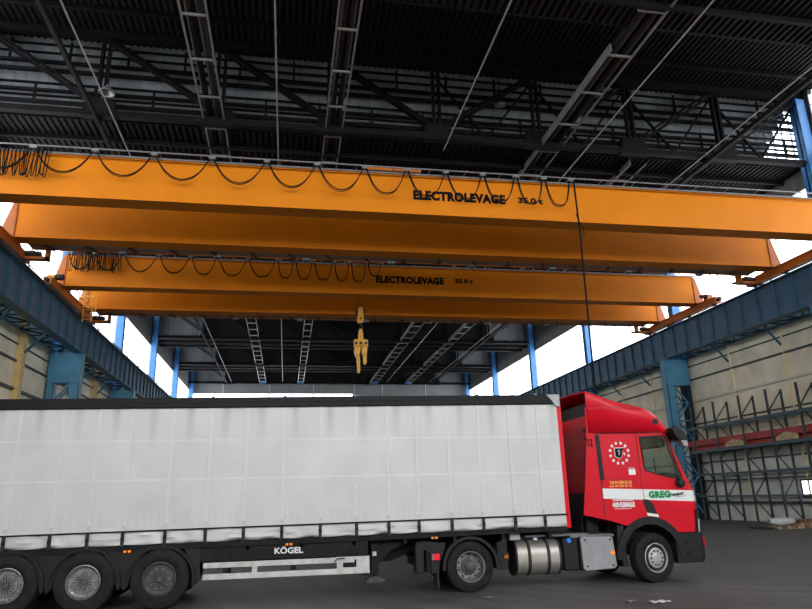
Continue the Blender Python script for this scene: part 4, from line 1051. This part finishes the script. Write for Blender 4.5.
MB().box(8.55, 8.8, CY0-.01, CY0+.03, .52, .62).box(8.55, 8.8, CY0-.01, CY0+.03, .78, .84).build('bumper_step', 'chassis_black', bp)
rows = []
for z in (.72, .82, .92): rows.append([(p[0], p[1], z) for p in bsec(z, .012)[3:9]])
MB().grid(rows).build('bumper_insert', 'red_cab', bp)
rows = []
for z in (.98, 1.1, 1.22, 1.36): rows.append([(x, y, z) for x, y in section(z, .02)[27:38]])
hl = MB().grid(rows).build('headlamp_housing', 'black_plastic', K)
rows = []
for z, k in ((1.01, 1), (1.14, 0), (1.29, 0)): rows.append([(x, y, z) for x, y in section(z, .032)[29+k:37+k]])
MB().grid(rows).build('headlamp_lens', 'headlamp', hl)
rows = []
for z in (1.34, 1.42, 1.5): rows.append([(x, y, z) for x, y in section(z, .03)[27:39]])
MB().grid(rows).build('corner_vent', 'black_plastic', K)
# chassis rails
for y in (14.85, 15.75): MB().box(2.75, 8.6, y, y+.09, .62, .92).build('chassis_rail', 'chassis_black', K)
for x in (3.0, 4.5, 5.9): MB().box(x-.05, x+.05, 14.85, 15.84, .66, .88).build('cross_member', 'chassis_black', K)
# fifth wheel
m = MB().prism([(3.35, .90), (4.35, .93), (4.35, .975), (3.35, .95)], 14.9, 15.8); m.box(3.6, 4.1, 14.9, 15.8, .86, .92); m.build('fifth_wheel', 'rim_dark', K)
MB().box(4.65, 5.2, 14.35, 16.2, .98, 1.06).build('rear_deck', 'chassis_black', K)
MB().box(5.1, 6.55, 14.3, 16.3, 1.02, 1.06).build('catwalk_plate', 'rail_grey', K)
MB().box(4.72, 4.95, 14.2, 14.5, .98, 1.12).build('valve_block', 'box_grey', K)
# rear fenders
def arc_grid(cx_, cz_, R, a0, a1, y0, y1, lip=.06, n=26):
    rows = []
    for i in range(n+1):
        a = a0+(a1-a0)*i/n; ca, sa = math.cos(a), math.sin(a)
        rows.append([(cx_+(R-lip)*ca, y0, cz_+(R-lip)*sa), (cx_+R*ca, y0, cz_+R*sa), (cx_+R*ca, y1, cz_+R*sa), (cx_+(R-.02)*ca, y1, cz_+(R-.02)*sa), (cx_+(R-.02)*ca, y0+.01, cz_+(R-.02)*sa), (cx_+(R-lip)*ca, y0, cz_+(R-lip)*sa)])
    return MB().grid(rows)
for y0, y1 in ((CY0+.0, CY0+.6), (CY1-.6, CY1)):
    fd = arc_grid(3.82, .5, .598, -.04*PI, 1.03*PI, y0, y1).build('rear_fender', 'black_plastic', K)
    if y0 < 15: MB().prism([(4.4, .95), (4.62, 1.02), (4.62, .45), (4.5, .4), (4.43, .55)], y0+.03, y0+.06).build('fender_flap', 'black_plastic', fd)
MB().prism([(2.68, 1.0), (2.8, 1.03), (3.3, .98), (3.28, .86), (3.17, .6), (3.15, .42), (3.0, .40), (2.98, .8), (2.86, .86), (2.68, .9)], CY0+.06, CY0+.1).build('fender_bracket', 'black_plastic', K)
MB().box(2.66, 2.84, CY0+.05, CY0+.32, .42, .98).build('rear_end_panel', 'black_plastic', K, bevel=.02)
MB().box(2.9, 3.16, CY0+.1, CY1-.1, .42, .9).build('rear_bracket_box', 'chassis_black', K)
MB().box(3.11, 3.14, CY0+.04, CY0+.4, .10, .45).build('mud_flap', 'black_rubber', K)
MB().box(3.03, 3.16, CY0+.0, CY0+.06, .66, .78).build('tail_lamp', 'lamp_red', K); MB().box(3.0, 3.035, CY0+.0, CY0+.06, .66, .78).build('tail_lamp_lens', 'galvanised', K)
# drive wheels and front wheels
wheel(K, 3.82, CY0+.05, .50, .3, 'drive'); wheel(K, 3.82, CY0+.38, .50, .28, 'far')
wheel(K, 3.82, CY1-.05, .50, -.3, 'far'); MB().tube([(3.82, 14.3, .5), (3.82, 16.4, .5)], .12, 12).build('drive_axle', 'chassis_black', K)
wheel(K, 7.97, CY0+.04, .51, .31, 'front', rz=math.radians(10), name='front_wheel'); wheel(K, 7.90, CY1-.02, .51, -.31, 'far', rz=math.radians(13), name='front_wheel')
# fuel tank
def rsq(w_, h_, r, n=6):
    pts = []
    for sx, sy, a0 in ((1, 1, 0), (-1, 1, PI/2), (-1, -1, PI), (1, -1, 1.5*PI)):
        for i in range(n+1):
            a = a0+PI/2*i/n; pts.append((sx*(w_/2-r)+r*math.cos(a), sy*(h_/2-r)+r*math.sin(a)))
    return pts
def tankmb(x0, x1, g=0.):
    return MB().prism([(14.52+p[0]*(1+g), .61+p[1]*(1+g)) for p in rsq(.66, .72, .30, 10)], x0, x1, 'X')
tk = tankmb(4.86, 5.82).build('fuel_tank', 'tank_metal', K)
tankmb(4.83, 4.87, .01).build('tank_end', 'black_plastic', tk)
for x in (5.13, 5.56): tankmb(x-.035, x+.035, .03).build('tank_strap', 'black_rubber', tk)
for x in (5.80,): tankmb(x, x+.05, .02).build('tank_strap', 'black_rubber', tk)
MB().lathe([(.001, .05), (.06, .05), (.065, 0)], (5.34, 14.38, .955), 'Z', 16).build('tank_cap', 'rim_silver', tk)
# small orange reflector before the tank
MB().box(4.52, 4.66, CY0+.04, CY0+.08, .58, .74).build('marker_plate', 'chassis_black', K); MB().box(4.55, 4.63, CY0+.03, CY0+.045, .63, .70).build('side_marker', 'lamp_orange', K)
# black reservoir and grey box
ad = MB().box(5.90, 6.24, CY0+.1, 14.8, .32, .98).build('urea_tank', 'black_plastic', K, bevel=.03)
MB().lathe([(.001, -.06), (.05, -.06), (.055, 0)], (6.02, CY0+.1, .93), 'Y', 16).build('blue_cap', 'blue_cap', ad)
for z in (.5, .75): MB().box(5.93, 6.2, CY0+.09, CY0+.1, z-.01, z+.01).build('tank_rib', 'chassis_black', ad)
gb = MB().box(6.27, 7.05, CY0+.1, 14.85, .31, 1.0).build('battery_box', 'black_plastic', K, bevel=.02)
lid = MB().prism([(6.31, .36), (6.36, .31), (7.02, .33), (7.08, .38), (7.04, .95), (6.99, .985), (6.34, 1.0), (6.29, .96)], CY0+.06, CY0+.1).build('box_lid', 'box_grey', gb, bevel=.012, label='light grey lid with a pressed cross')
m = MB()
for a, b in (((6.42, .9), (6.54, .78)), ((6.93, .88), (6.82, .78)), ((6.44, .44), (6.54, .56)), ((6.94, .44), (6.84, .56)), ((6.54, .78), (6.82, .78)), ((6.54, .56), (6.84, .56)), ((6.54, .78), (6.54, .56)), ((6.82, .78), (6.84, .56))):
    m.bar((a[0], CY0+.058, a[1]), (b[0], CY0+.058, b[1]), .03, .012, up=(0,1,0))
m.build('pressed_cross', 'box_grey', lid)
m = MB()
for x, z in ((6.39, .93), (6.97, .92), (6.40, .40), (6.99, .40)): m.lathe([(.001, -.01), (.02, -.01), (.02, .01)], (x, CY0+.058, z), 'Y', 12)
m.build('lid_bolts', 'chassis_black', lid)
MB().box(6.96, 7.05, CY0+.045, CY0+.06, .62, .69).build('side_marker', 'lamp_orange', lid)
MB().box(6.1, 7.1, CY0+.12, 14.9, .98, 1.03).build('box_top_plate', 'rail_grey', K)

# ------------------------------------------------------------------ light
W = bpy.data.worlds.new('world'); bpy.context.scene.world = W; W.use_nodes = True
bg = W.node_tree.nodes['Background']; bg.inputs['Color'].default_value = (.85, .92, 1.0, 1); bg.inputs['Strength'].default_value = 1.0
# ------------------------------------------------------------------ camera
R = Matrix(((0.98450907, -0.02522043, -0.17351031), (-0.17352825, -0.28180414, -0.9436495), (-0.02509668, 0.95914043, -0.28181519)))
cam = bpy.data.cameras.new('camera'); co = bpy.data.objects.new('camera', cam); COL.objects.link(co)
cam.sensor_width = 36; cam.lens = 36*658/812; cam.clip_end = 500; cam.clip_start = .1
co.matrix_world = Matrix.Translation((0, 0, 1.9)) @ R.to_4x4()
sc = bpy.context.scene; sc.camera = co
sc.view_settings.view_transform = 'Standard'; sc.view_settings.look = 'None'; sc.view_settings.gamma = 1; sc.view_settings.exposure = 0
sc.cycles.use_denoising = True; sc.cycles.max_bounces = 6; sc.cycles.sample_clamp_indirect = 4
